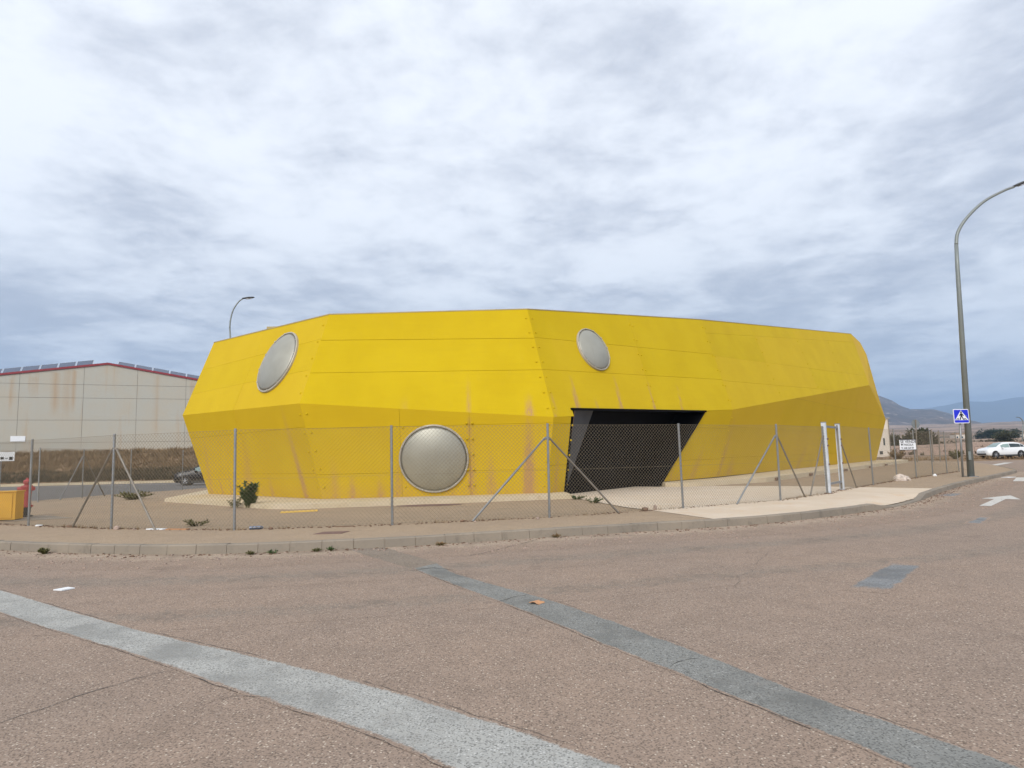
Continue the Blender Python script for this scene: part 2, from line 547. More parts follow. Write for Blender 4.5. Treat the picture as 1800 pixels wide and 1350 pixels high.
FENCE = [(-19.5, 19.9), (-16.72, 18.4), (-13.97, 16.98), (-11.22, 15.57), (-8.47, 14.17), (-5.51, 13.26), (-2.46, 13.51), (0.72, 14.27),
         (3.92, 15.77), (6.9, 17.54), (9.19, 19.82), (10.35, 21.3), (12.92, 24.27), (15.25, 26.84), (17.31, 28.98), (19.44, 31.25),
         (21.38, 33.23), (23.25, 35.15)]
lot = [Vector(p) for p in [(-30, 25.4)] + FENCE + [(25.4, 37.6), (29.2, 45), (33, 52), (39.6, 67), (-5, 76), (-17.5, 46), (-18.6, 37), (-19.9, 33), (-20.4, 26.6)]]
mb = MB(); mb.sheet([(p.x, p.y) for p in lot], .132, skirt=-.05)
lot_o = mb.build('lot_ground', 'lot_asphalt', kind='structure')

kb = offset_line(kl, .16)
inner = [Vector(p) for p in [(-30, 25.4)] + FENCE + [(25.4, 37.6), (29.2, 45), (33, 52), (39.6, 67)]]
N = 200
A = resample(kb, n=N)
# match each kerb point with the closest progress along the inner line
Bn = resample(inner, n=900)
idx = []; last = 0
for p in A:
    k = min(range(last, min(last + 60, 900)), key=lambda q: (Bn[q] - p).length_squared); idx.append(k); last = k
Bp = smoothpts([Bn[k] for k in idx], 6)
mb = MB(); M = 7
for i in range(N):
    for j in range(M):
        q = A[i].lerp(Bp[i], j / (M - 1))
        mb.v.append((q.x, q.y, .140 - ramp_drop(q.x, q.y)))
for i in range(N - 1):
    for j in range(M - 1):
        mb.f.append((i * M + j, (i + 1) * M + j, (i + 1) * M + j + 1, i * M + j + 1))
pav = mb.build('pavement', 'pavement_asphalt', kind='structure')

# kerb: a mortar bed with each kerbstone on it as a piece of the pavement
kf = kl
kb_b = offset_line(kl, .165)


def khgt(p): return .150 - ramp_drop(p.x, p.y) * 1.1


mb = MB()
for i in range(len(kf)):
    f_, b_ = offset_line(kf, .006)[i] if False else kf[i], kb_b[i]
    h = khgt(kf[i]) - .012
    t = (b_ - f_).normalized() * .02
    mb.v += [(f_.x + t.x, f_.y + t.y, -.03), (f_.x + t.x, f_.y + t.y, h), (b_.x, b_.y, h), (b_.x, b_.y, -.03)]
for i in range(len(kf) - 1):
    for j in range(3):
        mb.f.append((i * 4 + j, i * 4 + 4 + j, i * 4 + 5 + j, i * 4 + 1 + j))
mb.build('kerb_bed', 'mortar', pav)
for i in range(len(kf) - 1):
    if kf[i].x < -15 or kf[i].x > 32: continue
    a, b = kf[i], kf[i + 1]; d = (b - a).normalized(); g = d * .0035
    c0, c1 = kb_b[i], kb_b[i + 1]
    mb = MB(); z0, z1 = khgt(a), khgt(b)
    jz = random.uniform(-.004, .004); jx = Vector((-d.y, d.x)) * random.uniform(-.006, .004)
    vs = []
    for p, q, z, s in ((a + g + jx, c0 + g, z0 + jz, 1), (b - g + jx, c1 - g, z1 + jz, 1)):
        n_ = (q - p).normalized(); ch = min(.018, z * .4)
        vs += [(p.x, p.y, -.03), (p.x + n_.x * .008, p.y + n_.y * .008, z - ch), (p.x + n_.x * .008 + n_.x * ch, p.y + n_.y * .008 + n_.y * ch, z), (q.x, q.y, z), (q.x, q.y, -.03)]
    mb.add(vs, [(0, 1, 6, 5), (1, 2, 7, 6), (2, 3, 8, 7), (3, 4, 9, 8), (4, 3, 2, 1, 0), (5, 6, 7, 8, 9)])
    mb.build('kerb_stone', 'kerb_concrete', pav)

# concrete drive from the kerb to the entrance
kbi = [p for p in kb if 3.95 < p.x < 12.7]
DR = [Vector((0.9, 24.0)), Vector((1.70, 22.6)), Vector((1.86, 20.65)), Vector((2.71, 16.55)), Vector((3.21, 15.16)), Vector((3.82, 13.08))] + kbi + \
     [Vector((13.1, 20.98)), Vector((12.38, 21.96)), Vector((10.65, 24.16)), Vector((7.72, 26.3)), Vector((5.68, 26.68)), Vector((4.0, 28.2))]
mb = MB(); cell = .4; key = {}
for ix in range(0, 33):
    for iy in range(0, 42):
        x0 = .6 + ix * cell; y0 = 12.4 + iy * cell
        p = DR
        for a, b in (((x0, y0), (x0 + cell, y0)), ((x0 + cell, y0), (x0 + cell, y0 + cell)), ((x0 + cell, y0 + cell), (x0, y0 + cell)), ((x0, y0 + cell), (x0, y0))):
            p = clip(p, Vector(a), Vector(b))
            if len(p) < 3: break
        if len(p) < 3: continue
        ids = []
        for q in p:
            k = (round(q.x, 4), round(q.y, 4))
            if k not in key:
                key[k] = len(mb.v); mb.v.append((q.x, q.y, .1465 - ramp_drop(q.x, q.y)))
            if not ids or ids[-1] != key[k]: ids.append(key[k])
        if ids and ids[0] == ids[-1]: ids.pop()
        if len(set(ids)) == len(ids) and len(ids) > 2: mb.f.append(tuple(ids))
mb.build('driveway', 'drive_concrete', kind='structure')

# repaired trenches and worn marks, each a thin sheet on the road
S1U = [(-9.5, 10.5), (-6.17, 8.15), (-5.01, 7.26), (-3.42, 6.08), (-2.24, 5.3), (-1.38, 4.76), (-0.75, 4.28), (-0.37, 3.94), (-0.05, 3.68), (0.24, 3.48), (0.48, 3.23), (0.65, 3.05), (1.2, 2.3), (2.1, 1.0)]
S1L = [(-8.4, 9.3), (-5.14, 6.81), (-3.99, 5.96), (-2.94, 5.23), (-1.84, 4.37), (-1.36, 4.02), (-0.97, 3.78), (-0.6, 3.45), (-0.36, 3.25), (-0.19, 3.1), (.4, 2.4), (1.3, 1.1)]
S2U = [(-1.07, 9.34), (-0.76, 8.47), (-0.06, 7.4), (0.39, 6.71), (0.8, 5.91), (1.21, 5.09), (1.38, 4.7), (1.61, 4.22), (1.77, 3.84), (1.96, 3.53), (2.11, 3.32), (2.19, 3.11), (2.5, 2.5), (3.0, 1.4)]
S2L = [(-1.36, 8.91), (-0.69, 7.65), (-0.05, 6.51), (0.31, 5.82), (0.76, 4.91), (1.04, 4.42), (1.24, 3.94), (1.43, 3.64), (1.59, 3.35), (1.69, 3.11), (2.0, 2.5), (2.5, 1.3)]


def band(name, a, b, m, z=.002, jit=.012, soft=.12, n=160, parent=None, ends=0.0):
    a = resample(smoothpts(resample(spline([Vector(p) for p in a]), n=n), 60 if n > 100 else 6), n=n)
    b = resample(smoothpts(resample(spline([Vector(p) for p in b]), n=n), 60 if n > 100 else 6), n=n)
    M = 12; mb = MB(); bl = []
    for i in range(n):
        d = (b[i] - a[i]); w = d.length; d = d / w
        ja = noise.noise(Vector((i * .35, 1.3, z * 1800))) * jit * 2.2; jb = noise.noise(Vector((i * .35, 7.3, z * 1800))) * jit * 2.2
        for j in range(M):
            t = j / (M - 1)
            q = a[i] + d * (ja + (w + jb - ja) * t)
            mb.v.append((q.x, q.y, z)); e = min(t, 1 - t) * w / soft if soft > 0 else 1
            if ends: e = min(e, min(i, n - 1 - i) / (n * ends))
            bl.append(max(0, min(1, e)) if soft > 0 else 1.0)
    for i in range(n - 1):
        for j in range(M - 1):
            mb.f.append((i * M + j, i * M + j + 1, (i + 1) * M + j + 1, (i + 1) * M + j))
    mb.at['blend'] = bl
    o = mb.build(name, m); o['kind'] = 'structure'
    return o


band('road_patch', S1U, S1L, 'patch_light', jit=.007, soft=.08)
band('road_patch', S2U, S2L, 'patch_dark', jit=.007, soft=.06)
band('road_patch', [(-2.18, 11.2), (-1.6, 10.2), (-1.07, 9.34)], [(-2.72, 11.05), (-2.05, 9.95), (-1.36, 8.91)], 'trench', soft=0, n=40)
band('road_patch', [(3.24, 6.90), (3.95, 7.72), (4.72, 8.58)], [(3.62, 6.68), (4.33, 7.5), (5.02, 8.36)], 'patch_blue', soft=.12, n=40, ends=.25)
band('road_patch', [(8.2, 12.5), (8.8, 13.1), (9.38, 13.72)], [(8.42, 12.28), (9.02, 12.95), (9.6, 13.6)], 'patch_blue', soft=.12, n=30, ends=.3)
band('road_patch', [(12.3, 19.7), (12.8, 20.3), (13.3, 20.8)], [(12.7, 19.4), (13.2, 20.0), (13.8, 20.7)], 'patch_blue', soft=.12, n=30, ends=.3)


def margin(name, d0, d1, m, z, prof):
    """a strip of dust or tyre wear that follows the kerb, d0..d1 metres out from it"""
    L = [p for p in kl if -24 < p.x < 27]
    mb = MB(); bl = []; M = 16
    nr = offset_line(L, -1.0)
    for i, p in enumerate(L):
        d = nr[i] - p
        for j in range(M):
            t = j / (M - 1); q = p + d * (d0 + (d1 - d0) * t)
            mb.v.append((q.x, q.y, z)); bl.append(prof(t))
    for i in range(len(L) - 1):
        for j in range(M - 1): mb.f.append((i * M + j, i * M + j + 1, (i + 1) * M + j + 1, (i + 1) * M + j))
    mb.at['blend'] = bl
    o = mb.build(name, m); o['kind'] = 'structure'


margin('gutter_dust', -.02, 1.5, 'dust', .0012, lambda t: .78 * (1 - t) ** 1.3 + .05)
margin('wheel_track', 1.7, 3.1, 'tyre_wear', .0012, lambda t: .50 * math.sin(math.pi * t))
margin('wheel_track', 3.9, 5.0, 'tyre_wear', .0012, lambda t: .46 * math.sin(math.pi * t))


def crack(pts, w, z=.004, wob=.03):
    P = resample([Vector(p) for p in pts], step=.06)
    mb = MB()
    for i, p in enumerate(P):
        t = (P[min(i + 1, len(P) - 1)] - P[max(i - 1, 0)]).normalized(); n_ = Vector((-t.y, t.x))
        o = noise.noise(Vector((i * .5, pts[0][0], pts[0][1]))) * wob
        ww = w * max(.12, .6 + noise.noise(Vector((i * .8, 4.1, pts[0][0])))) * min(1, .2 + min(i, len(P) - 1 - i) / 4)
        for s in (-1, 1):
            q = p + n_ * (o + s * ww / 2); mb.v.append((q.x, q.y, z))
    for i in range(len(P) - 1): mb.f.append((2 * i, 2 * i + 1, 2 * i + 3, 2 * i + 2))
    o = mb.build('road_crack', 'tar'); o['kind'] = 'structure'


crack([(-2.95, 3.8), (-2.89, 3.98), (-2.80, 4.11), (-2.76, 4.28), (-2.7, 4.4), (-2.62, 4.53), (-2.55, 4.65), (-2.4, 4.8)], .010)
crack([(-1.9, 4.15), (-1.7, 4.25), (-1.45, 4.2)], .006)
crack([(-0.76, 9.87), (-0.33, 10.45), (-0.07, 10.93), (0.37, 11.67)], .016)
crack([(-0.22, 6.74), (-0.03, 6.95), (0.12, 7.08)], .018)
crack([(-1.38, 8.75), (-1.1, 8.95), (-.8, 8.7)], .03)
crack([(1.0, 4.6), (1.16, 4.78), (1.3, 4.75)], .012)
for a0, b0, n0 in (((3.2, 3.4), (5.6, 6.6), 5), ((-4.6, 8.9), (-2.6, 9.9), 4), ((4.2, 10.6), (7.6, 12.6), 4), ((2.2, 7.2), (3.6, 9.6), 4), ((7.5, 8.2), (10.5, 11.0), 4), ((-1.0, 2.7), (-.2, 2.55), 3)):
    A_, B_ = Vector(a0), Vector(b0); main = [A_.lerp(B_, k / 8) + Vector((random.uniform(-.09, .09), random.uniform(-.09, .09))) for k in range(9)]
    crack([tuple(p) for p in main], random.uniform(.004, .007))
    for k in range(n0):
        p = random.choice(main[1:-1]); a = random.uniform(0, 6.28); L0 = random.uniform(.2, .7)
        crack([tuple(p + Vector((math.cos(a + j * .2), math.sin(a + j * .2))) * L0 * j / 3) for j in range(4)], random.uniform(.003, .005))
for L_, o_ in ((S1U, .0), (S1L, .0), (S2U, .0), (S2L, .0)):
    P = resample(smoothpts(resample(spline([Vector(p) for p in L_]), n=160), 60), step=.3)
    P = [p for p in P if 2.2 < p.y < 9.0]
    k = 0
    while k < len(P) - 4:
        ln = random.randint(3, 7)
        crack([(q.x + random.uniform(-.006, .006), q.y + o_) for q in P[k:k + ln]], random.uniform(.004, .009), wob=.018)
        k += ln + random.randint(0, 2)

# painted marks
mb = MB(); mb.sheet([(11.06, 16.12), (12.81, 18.06), (12.70, 18.40), (14.13, 19.26), (13.25, 17.70), (13.06, 17.98), (11.24, 15.98)], .005)
mb.build('painted_arrow', 'road_white', kind='structure')
for k in range(5):
    o = Vector((19.9, 26.9)) + Vector((.80, -.62)) * (k * 1.1)
    d = Vector((.62, .78)) * 4.0; w = Vector((.80, -.62)) * .5
    mb = MB(); mb.sheet([tuple(o), tuple(o + w), tuple(o + w + d), tuple(o + d)], .005)
    mb.build('crosswalk_stripe', 'road_white', kind='structure')
for q in ([(33.4, 48.1), (33.5, 47.3), (42.3, 56.9), (42.2, 57.8)], [(29.5, 50.5), (29.9, 50.0), (36, 49.6), (35.6, 50.2)], [(40, 50), (40.4, 49.6), (47, 55.5), (46.5, 56)]):
    mb = MB(); mb.sheet(q, .005); mb.build('lane_line', 'road_white', kind='structure')
mb = MB(); mb.sheet([(-70, 57.2), (-25, 55.6), (-25, 55.9), (-70, 57.5)], .009); mb.build('lane_line', 'road_white', kind='structure')

# ------------------------------------------------------------------ far terrain
def plain_z(x, y):
    r = max(1.0, y)
    pts = [(0, -.4), (66, -.4), (70, .15), (100, .5), (150, 1.5), (300, 3.8), (600, 9.5), (1200, 29), (2400, 88), (4000, 105), (9000, 120), (30000, 120)]
    for (a, za), (b, zb) in zip(pts, pts[1:]):
        if r <= b:
            z = za + (zb - za) * (r - a) / (b - a); break
    if r > 72:
        k = min(1, (r - 72) / 60)
        z += k * (noise.fractal(Vector((x * .012, y * .012, 3)), 1.0, 2.0, 4) * min(4, .25 + r * .006))
    return z


mb = MB(); ny = 90; nx = 120
ys = [66 * (26000 / 66) ** (i / (ny - 1)) for i in range(ny)]
for y in ys:
    for j in range(nx):
        s = -1.5 + 3.1 * j / (nx - 1); x = s * (y + 40)
        mb.v.append((x, y, plain_z(x, y)))
for i in range(ny - 1):
    for j in range(nx - 1):
        mb.f.append((i * nx + j, i * nx + j + 1, (i + 1) * nx + j + 1, (i + 1) * nx + j))
mb.build('terrain', 'plain_ground', smooth=True, kind='structure')
mb = MB(); mb.sheet([(-900, -900), (900, -900), (900, 110), (-900, 110)], -.5)
mb.build('ground', 'soil', kind='structure')

NEAR = [(0.05, .02), (0.25, .09), (0.3885, 0.1325), (0.4736, 0.1173), (0.5499, 0.0834), (0.5731, 0.0742), (0.5851, 0.0653), (0.5975, 0.0607), (0.6316, 0.059), (0.6644, 0.0454), (0.6974, 0.0335), (0.7565, 0.0286), (0.9355, 0.0284), (1.1073, 0.0369), (1.4, .03)]
FAR = [(0.05, .05), (0.4266, 0.0625), (0.563, 0.0573), (0.6188, 0.0594), (0.6405, 0.0631), (0.6623, 0.0668), (0.6839, 0.0689), (0.7223, 0.0679), (0.7486, 0.0733), (0.7701, 0.0744), (0.8562, 0.0775), (1.0252, 0.0603), (1.1943, 0.0475), (1.5, .045)]


def interp(T, s):
    for (a, za), (b, zb) in zip(T, T[1:]):
        if s <= b: return za + (zb - za) * max(0, s - a) / (b - a)
    return T[-1][1]


def ridge(name, T, y0, y1, y2, m, amp, seed):
    mb = MB(); nx, ny = 260, 34
    for i in range(ny):
        t = i / (ny - 1)
        for j in range(nx):
            s = T[0][0] + (T[-1][0] - T[0][0]) * j / (nx - 1)
            y = y0 + (y2 - y0) * t
            x = s * y
            top = interp(T, s) * y1 + 1.4
            b = plain_z(x, y) - 6
            k = min(1, (y - y0) / (y1 - y0)); k = k ** 1.25
            if y > y1: k = 1 - .5 * (y - y1) / (y2 - y1)
            nz = noise.fractal(Vector((x * .0035, y * .0035, seed)), 1.0, 2.1, 6)
            z = b + (top - b) * k + nz * amp * min(1, k * 3) * (1.0 if k < .93 else .35)
            mb.v.append((x, y, z))
    for i in range(ny - 1):
        for j in range(nx - 1):
            mb.f.append((i * nx + j, i * nx + j + 1, (i + 1) * nx + j + 1, (i + 1) * nx + j))
    return mb.build(name, m, smooth=True, kind='structure')


ridge('hill', NEAR, 2150, 3300, 4200, 'hill_rock', 30, 2.0)
ridge('mountain', FAR, 6500, 8600, 10500, 'far_hill', 40, 9.0)
# rough bank and verge behind the lot
mb = MB(); nx, ny = 90, 14
for i in range(ny):
    for j in range(nx):
        x = -140 + 140 * j / (nx - 1) ; t = i / (ny - 1); y = 61.6 + t * 24
        z = .12 + 3.0 * min(1, t / .45) ** .8 + noise.fractal(Vector((x * .2, y * .2, 5)), 1, 2, 3) * .22
        if x > -25: z = z * max(0, 1 - (x + 25) / 25) - .3 * min(1, (x + 25) / 25)
        mb.v.append((x, y, z))
for i in range(ny - 1):
    for j in range(nx - 1): mb.f.append((i * nx + j, i * nx + j + 1, (i + 1) * nx + j + 1, (i + 1) * nx + j))
mb.build('embankment', 'soil', smooth=True, kind='structure')
mb = MB(); mb.box((-80, 61.0, .05), (130, 1.3, .3)); mb.build('far_pavement', 'plinth_concrete', kind='structure')
mb = MB(); nx, ny = 80, 10
for i in range(ny):
    for j in range(nx):
        x = 20 + 110 * j / (nx - 1); t = i / (ny - 1); y = 66.3 + t * 22
        z = -.06 + .34 * min(1, t * 6) + noise.fractal(Vector((x * .3, y * .3, 2)), 1, 2, 3) * .06 * min(1, t * 4)
        mb.v.append((x, y, z))
for i in range(ny - 1):
    for j in range(nx - 1): mb.f.append((i * nx + j, i * nx + j + 1, (i + 1) * nx + j + 1, (i + 1) * nx + j))
mb.build('verge', 'soil', smooth=True, kind='structure')

# ------------------------------------------------------------------ the yellow pavilion
PB = [Vector(p) for p in [(-12.673, 27.877, 0.26), (-6.164, 21.599, 0.264), (1.057, 21.901, 0.251), (9.037, 30.19, 0.348), (34.103, 63.198, 0.388)]]
PC = [Vector(p) for p in [(-13.614, 27.388, 3.509), (-6.665, 20.786, 3.284), (1.301, 21.271, 2.686), (9.942, 30.045, 3.348), (28.84, 53.509, 6.571)]]
PT = [Vector(p) for p in [(-12.808, 28.295, 6.68), (-6.028, 21.778, 6.318), (0.59, 22.381, 6.466), (9.117, 31.354, 7.778), (29.135, 56.251, 11.279)]]
C5 = Vector((35.251, 63.031, 4.1565))
STREAK = [('l', 0, -7.55, 21.64, 3.28, -6.87, 22.28, 0.26, 0.30, 0.9), ('l', 0, -8.73, 23.68, 1.2, -8.56, 23.91, 0.27, 0.17, 0.9), ('l', 0, -11.78, 26.62, 1.2, -11.65, 26.88, 0.29, 0.14, 0.7), ('l', 0, -12.33, 27.25, 0.97, -12.38, 27.59, 0.27, 0.14, 0.6), ('l', 0, -11.03, 25.86, 1.28, -11.07, 26.32, 0.3, 0.14, 0.7), ('l', 0, -9.67, 23.99, 2.58, -9.89, 25.18, 0.29, 0.8, 0.35), ('l', 0, -12.3, 26.31, 3.07, -12.46, 27.67, 0.27, 0.4, 0.35),
          ('l', 1, -5.18, 21.46, 1.05, -5.23, 21.64, 0.24, 0.2, 0.9), ('l', 1, -4.28, 21.5, 1.0, -4.32, 21.68, 0.23, 0.25, 0.7), ('l', 1, -5.75, 21.25, 1.65, -5.75, 21.62, 0.23, 0.3, 0.5), ('l', 1, -1.33, 21.18, 2.62, -1.4, 21.8, 0.26, 0.23, 0.8), ('l', 1, -0.75, 21.49, 1.7, -0.75, 21.82, 0.28, 0.36, 0.55), ('l', 1, 0.51, 21.28, 2.9, 0.47, 21.87, 0.27, 0.42, 1.1),
          ('u', 1, 0.54, 21.43, 3.5, 0.54, 21.22, 2.74, 0.27, 0.8), ('u', 1, -1.38, 21.52, 4.4, -1.38, 21.11, 2.89, 0.12, 0.5), ('u', 1, -3.44, 21.18, 3.8, -3.42, 20.98, 3.02, 0.12, 0.35), ('l', 1, -1.38, 21.11, 2.89, -1.4, 21.27, 2.26, 0.13, 0.4), ('l', 1, -3.69, 21.35, 1.6, -3.76, 21.71, 0.23, 0.3, 0.6),
          ('u', 2, 2.0, 22.67, 4.18, 2.2, 22.31, 3.03, 0.2, 0.9), ('u', 2, 3.77, 24.55, 4.48, 3.95, 24.05, 3.08, 0.18, 0.75), ('u', 2, 5.3, 25.97, 4.33, 5.49, 25.57, 3.11, 0.12, 0.8), ('u', 2, 6.83, 27.49, 4.38, 6.89, 26.97, 3.15, 0.13, 0.6), ('u', 2, 9.94, 30.5, 4.3, 10.04, 30.17, 3.41, 0.17, 0.6), ('u', 2, 1.26, 21.67, 3.61, 1.4, 21.38, 2.71, 0.1, 0.6), ('u', 2, 2.78, 23.16, 3.62, 2.98, 23.09, 3.05, 0.12, 0.35),
          ('l', 2, 1.49, 21.65, 2.21, 1.33, 22.19, 0.25, 0.2, 0.5), ('l', 2, 6.59, 27.18, 1.6, 6.34, 27.37, 0.34, 0.2, 0.35), ('l', 2, 8.28, 28.87, 1.83, 7.52, 28.61, 0.35, 0.55, 0.35), ('l', 3, 10.32, 30.58, 3.27, 9.2, 30.38, 0.4, 0.4, 0.5), ('l', 3, 13.2, 35.14, 1.54, 12.56, 34.85, 0.32, 0.5, 0.4), ('l', 3, 18.42, 41.88, 1.86, 17.22, 40.99, 0.31, 0.8, 0.35), ('l', 3, 10.34, 31.48, 1.3, 10.01, 31.47, 0.35, 0.9, 0.4), ('l', 3, 26.99, 53.16, 1.89, 26.31, 52.96, 0.34, 0.55, 0.3)]
pav_b = thing('yellow_pavilion', 'faceted yellow pavilion with silver domed windows and a black entrance', 'building', (0, 24, .2))


class Facet:
    def __init__(self, o, along, other):
        """plane through o, 'along' and 'other'; normal made to face the camera side (the outside)"""
        n = (along - o).cross(other - o).normalized()
        if n.dot(Vector((0, 0, 1.4)) - o) < 0: n = -n
        self.o = o; self.n = n
        self.u = Vector((0, 0, 1)).cross(n).normalized()
        self.s = n.cross(self.u)
    def to2(self, p): d = Vector(p) - self.o; return Vector((d.dot(self.u), d.dot(self.s)))
    def to3(self, q, h=0.0): return self.o + self.u * q[0] + self.s * q[1] + self.n * h


def ccw(poly):
    a = sum(p.x * q.y - q.x * p.y for p, q in zip(poly, poly[1:] + poly[:1]))
    return poly if a > 0 else poly[::-1]


def cells(poly, size):
    """cut a convex polygon into a grid of small faces, shared vertices"""
    xs = [p.x for p in poly]; ysv = [p.y for p in poly]
    key = {}; vs = []; fs = []
    x0, y0 = min(xs), min(ysv)
    nx = max(1, int(math.ceil((max(xs) - x0) / size))); ny = max(1, int(math.ceil((max(ysv) - y0) / size)))
    ax, ay = Vector((1, 0)), Vector((0, 1))
    for i in range(nx):
        px = x0 + i * size
        col = clip(poly, Vector((px, 0)), Vector((px, -1))) if i else poly
        col = clip(col, Vector((px + size, 0)), Vector((px + size, 1)))
        if len(col) < 3: continue
        for j in range(ny):
            py = y0 + j * size
            c = clip(col, Vector((0, py)), Vector((1, py))) if j else col
            c = clip(c, Vector((0, py + size)), Vector((-1, py + size)))
            if len(c) < 3: continue
            ids = []
            for q in c:
                k = (round(q.x, 4), round(q.y, 4))
                if k not in key: key[k] = len(vs); vs.append(q.copy())
                if key[k] not in ids: ids.append(key[k])
            if len(ids) > 2: fs.append(tuple(ids))
    return vs, fs


def facade(f, kind, idx, polys3, cuts, size=.11, fade_bounce=.0, gap=.005):
    """split a facet into panels along cut lines; every panel its own object with a recessed joint round it"""
    st = [(f.to2(s[2:5]), f.to2(s[5:8]), s[8], s[9]) for s in STREAK if s[0] == kind and s[1] == idx]
    polys = [ccw([f.to2(p) for p in P]) for P in polys3]
    for P in polys:
        mb = MB(); n = len(P)
        mb.add([f.to3(q, -.02) for q in P], [tuple(range(n))])
        mb.build('joint_backing', 'joint_yellow', pav_b)
    for a, b in cuts:
        a2, b2 = f.to2(a), f.to2(b); new = []
        for P in polys:
            for pa, pb in ((a2, b2), (b2, a2)):
                q = clip(P, pa, pb, gap)
                if len(q) > 2:
                    ar = abs(sum(p.x * r_.y - r_.x * p.y for p, r_ in zip(q, q[1:] + q[:1]))) / 2
                    if ar > .01: new.append(q)
        polys = new
    for P in polys:
        vs, fs = cells(P, size)
        mb = MB(); h = random.uniform(0, .004)
        stain = []; fd = []; pf = max(0, fade_bounce + random.uniform(-.10, .12))
        for q in vs:
            w3 = f.to3(q, h); mb.v.append(tuple(w3)); s = 0
            for a, b, w, k in st:
                d = b - a; L = d.length; d = d / L
                t = (q - a).dot(d) / L
                if -.02 < t < 1.1:
                    off = abs((q - a).dot(Vector((-d.y, d.x))))
                    hw = w * (.35 + .45 * max(0, t))
                    e = max(0, 1 - off / hw)
                    s = max(s, k * (e * e * (3 - 2 * e)) * min(1, max(0, t) * 1.25 + .06))
            if kind == 'l':
                s = max(s, .34 * max(0, 1 - (w3.z - .26) / .55) * (.4 + .9 * max(0, noise.noise(Vector((w3.x * 1.7, w3.y * 1.7, 0))))))
            stain.append(s); fd.append(pf)
        mb.f = list(fs)
        o = len(mb.v); n = len(P)
        mb.v += [tuple(f.to3(q, h)) for q in P] + [tuple(f.to3(q, -.02)) for q in P]
        mb.f += [(o + i, o + (i + 1) % n, o + n + (i + 1) % n, o + n + i) for i in range(n)]
        mb.at['stain'] = stain + [0.0] * (2 * n); mb.at['fade_bounce'] = fd + [pf] * (2 * n)
        ob = mb.build('facade_panel', 'yellow_paint', pav_b)


def hline(f, z):
    """two points of facet f at height z"""
    p = f.o + f.s * ((z - f.o.z) / f.s.z)
    return (p, p + f.u)


def vline(f, p): return (Vector(p), Vector(p) + f.s)


U = [Facet(PC[i], PC[i + 1], PT[i]) for i in range(4)]
Lw = [Facet(PC[i], PC[i + 1], PB[i]) for i in range(4)]
up_poly = [[PC[i], PC[i + 1], PT[i + 1], PT[i]] for i in range(4)]
facade(U[0], 'u', 0, [up_poly[0]], [hline(U[0], 5.45), hline(U[0], 4.40), vline(U[0], PC[0].lerp(PC[1], .5))], fade_bounce=.16, gap=.003)
facade(U[1], 'u', 1, [up_poly[1]], [hline(U[1], 5.40), hline(U[1], 4.28)], fade_bounce=.03)
D1, D2 = Vector((1.962, 22.06, 2.983)), Vector((8.116, 28.18, 3.185))
f = U[2]; P = ccw([f.to2(p) for p in up_poly[2]])
a, b = f.to2(D1), f.to2(D1 + f.s)
left = clip(P, a, b) if U[2].to2(PC[2]).x < a.x else clip(P, b, a)
right = clip(P, b, a)
da, db = f.to2(D1), f.to2(D2)
right = clip(right, da, db) if clip(right, da, db) and sum(q.y for q in clip(right, da, db)) / len(clip(right, da, db)) > da.y + .5 else clip(right, db, da)
facade(U[2], 'u', 2, [[f.to3(q) for q in left], [f.to3(q) for q in right]],
       [(Vector((1.21, 22.51, 5.46)), Vector((9.2, 30.58, 6.0))), (Vector((1.14, 21.89, 4.30)), Vector((9.9, 31.0, 4.72))), (Vector((4.85, 26.83, 7.05)), Vector((5.51, 25.58, 3.09)))], fade_bounce=.05)
facade(U[3], 'u', 3, [up_poly[3]], [(Vector((10.58, 32.81, 7.32)), Vector((13.86, 36.89, 7.88))), (Vector((10.8, 32.41, 6.05)), Vector((16.73, 39.48, 6.49))), (Vector((9.28, 29.97, 4.7)), Vector((13.52, 35.0, 4.95)))]
       + [vline(U[3], PC[3].lerp(PC[4], t)) for t in (.24, .5, .76)], size=.2, fade_bounce=.10, gap=.0035)
facade(Lw[0], 'l', 0, [[PC[0], PC[1], PB[1], PB[0]]], [hline(Lw[0], 2.55), hline(Lw[0], 1.08), vline(Lw[0], PC[0].lerp(PC[1], .5))], fade_bounce=.36, gap=.004)  # lower facets: extra warm tone paints in light bounced from the ground
facade(Lw[1], 'l', 1, [[PC[1], PC[2], PB[2], PB[1]]], [hline(Lw[1], 2.50), hline(Lw[1], 1.04), vline(Lw[1], (-3.59, 21.12, 2.49)), vline(Lw[1], (-1.39, 21.22, 2.44))], fade_bounce=.26, gap=.004)
DLc, DLb = Vector((1.921, 21.902, 2.729)), Vector((1.639, 22.531, .185))
DRt, DRs = Vector((8.124, 28.207, 3.187)), Vector((5.826, 26.847, .328))
facade(Lw[2], 'l', 2, [[PC[2], DLc, DLb, PB[2]], [DRt, PC[3], PB[3], DRs]], [hline(Lw[2], 2.5), hline(Lw[2], 1.15)], fade_bounce=.28)
facade(Lw[3], 'l', 3, [[PC[3], PC[4], C5, PB[4], PB[3]]], [hline(Lw[3], 2.6), hline(Lw[3], 1.2), hline(Lw[3], 4.4)] + [vline(Lw[3], PB[3].lerp(PB[4], t)) for t in (.2, .42, .66)], size=.2, fade_bounce=.40, gap=.004)
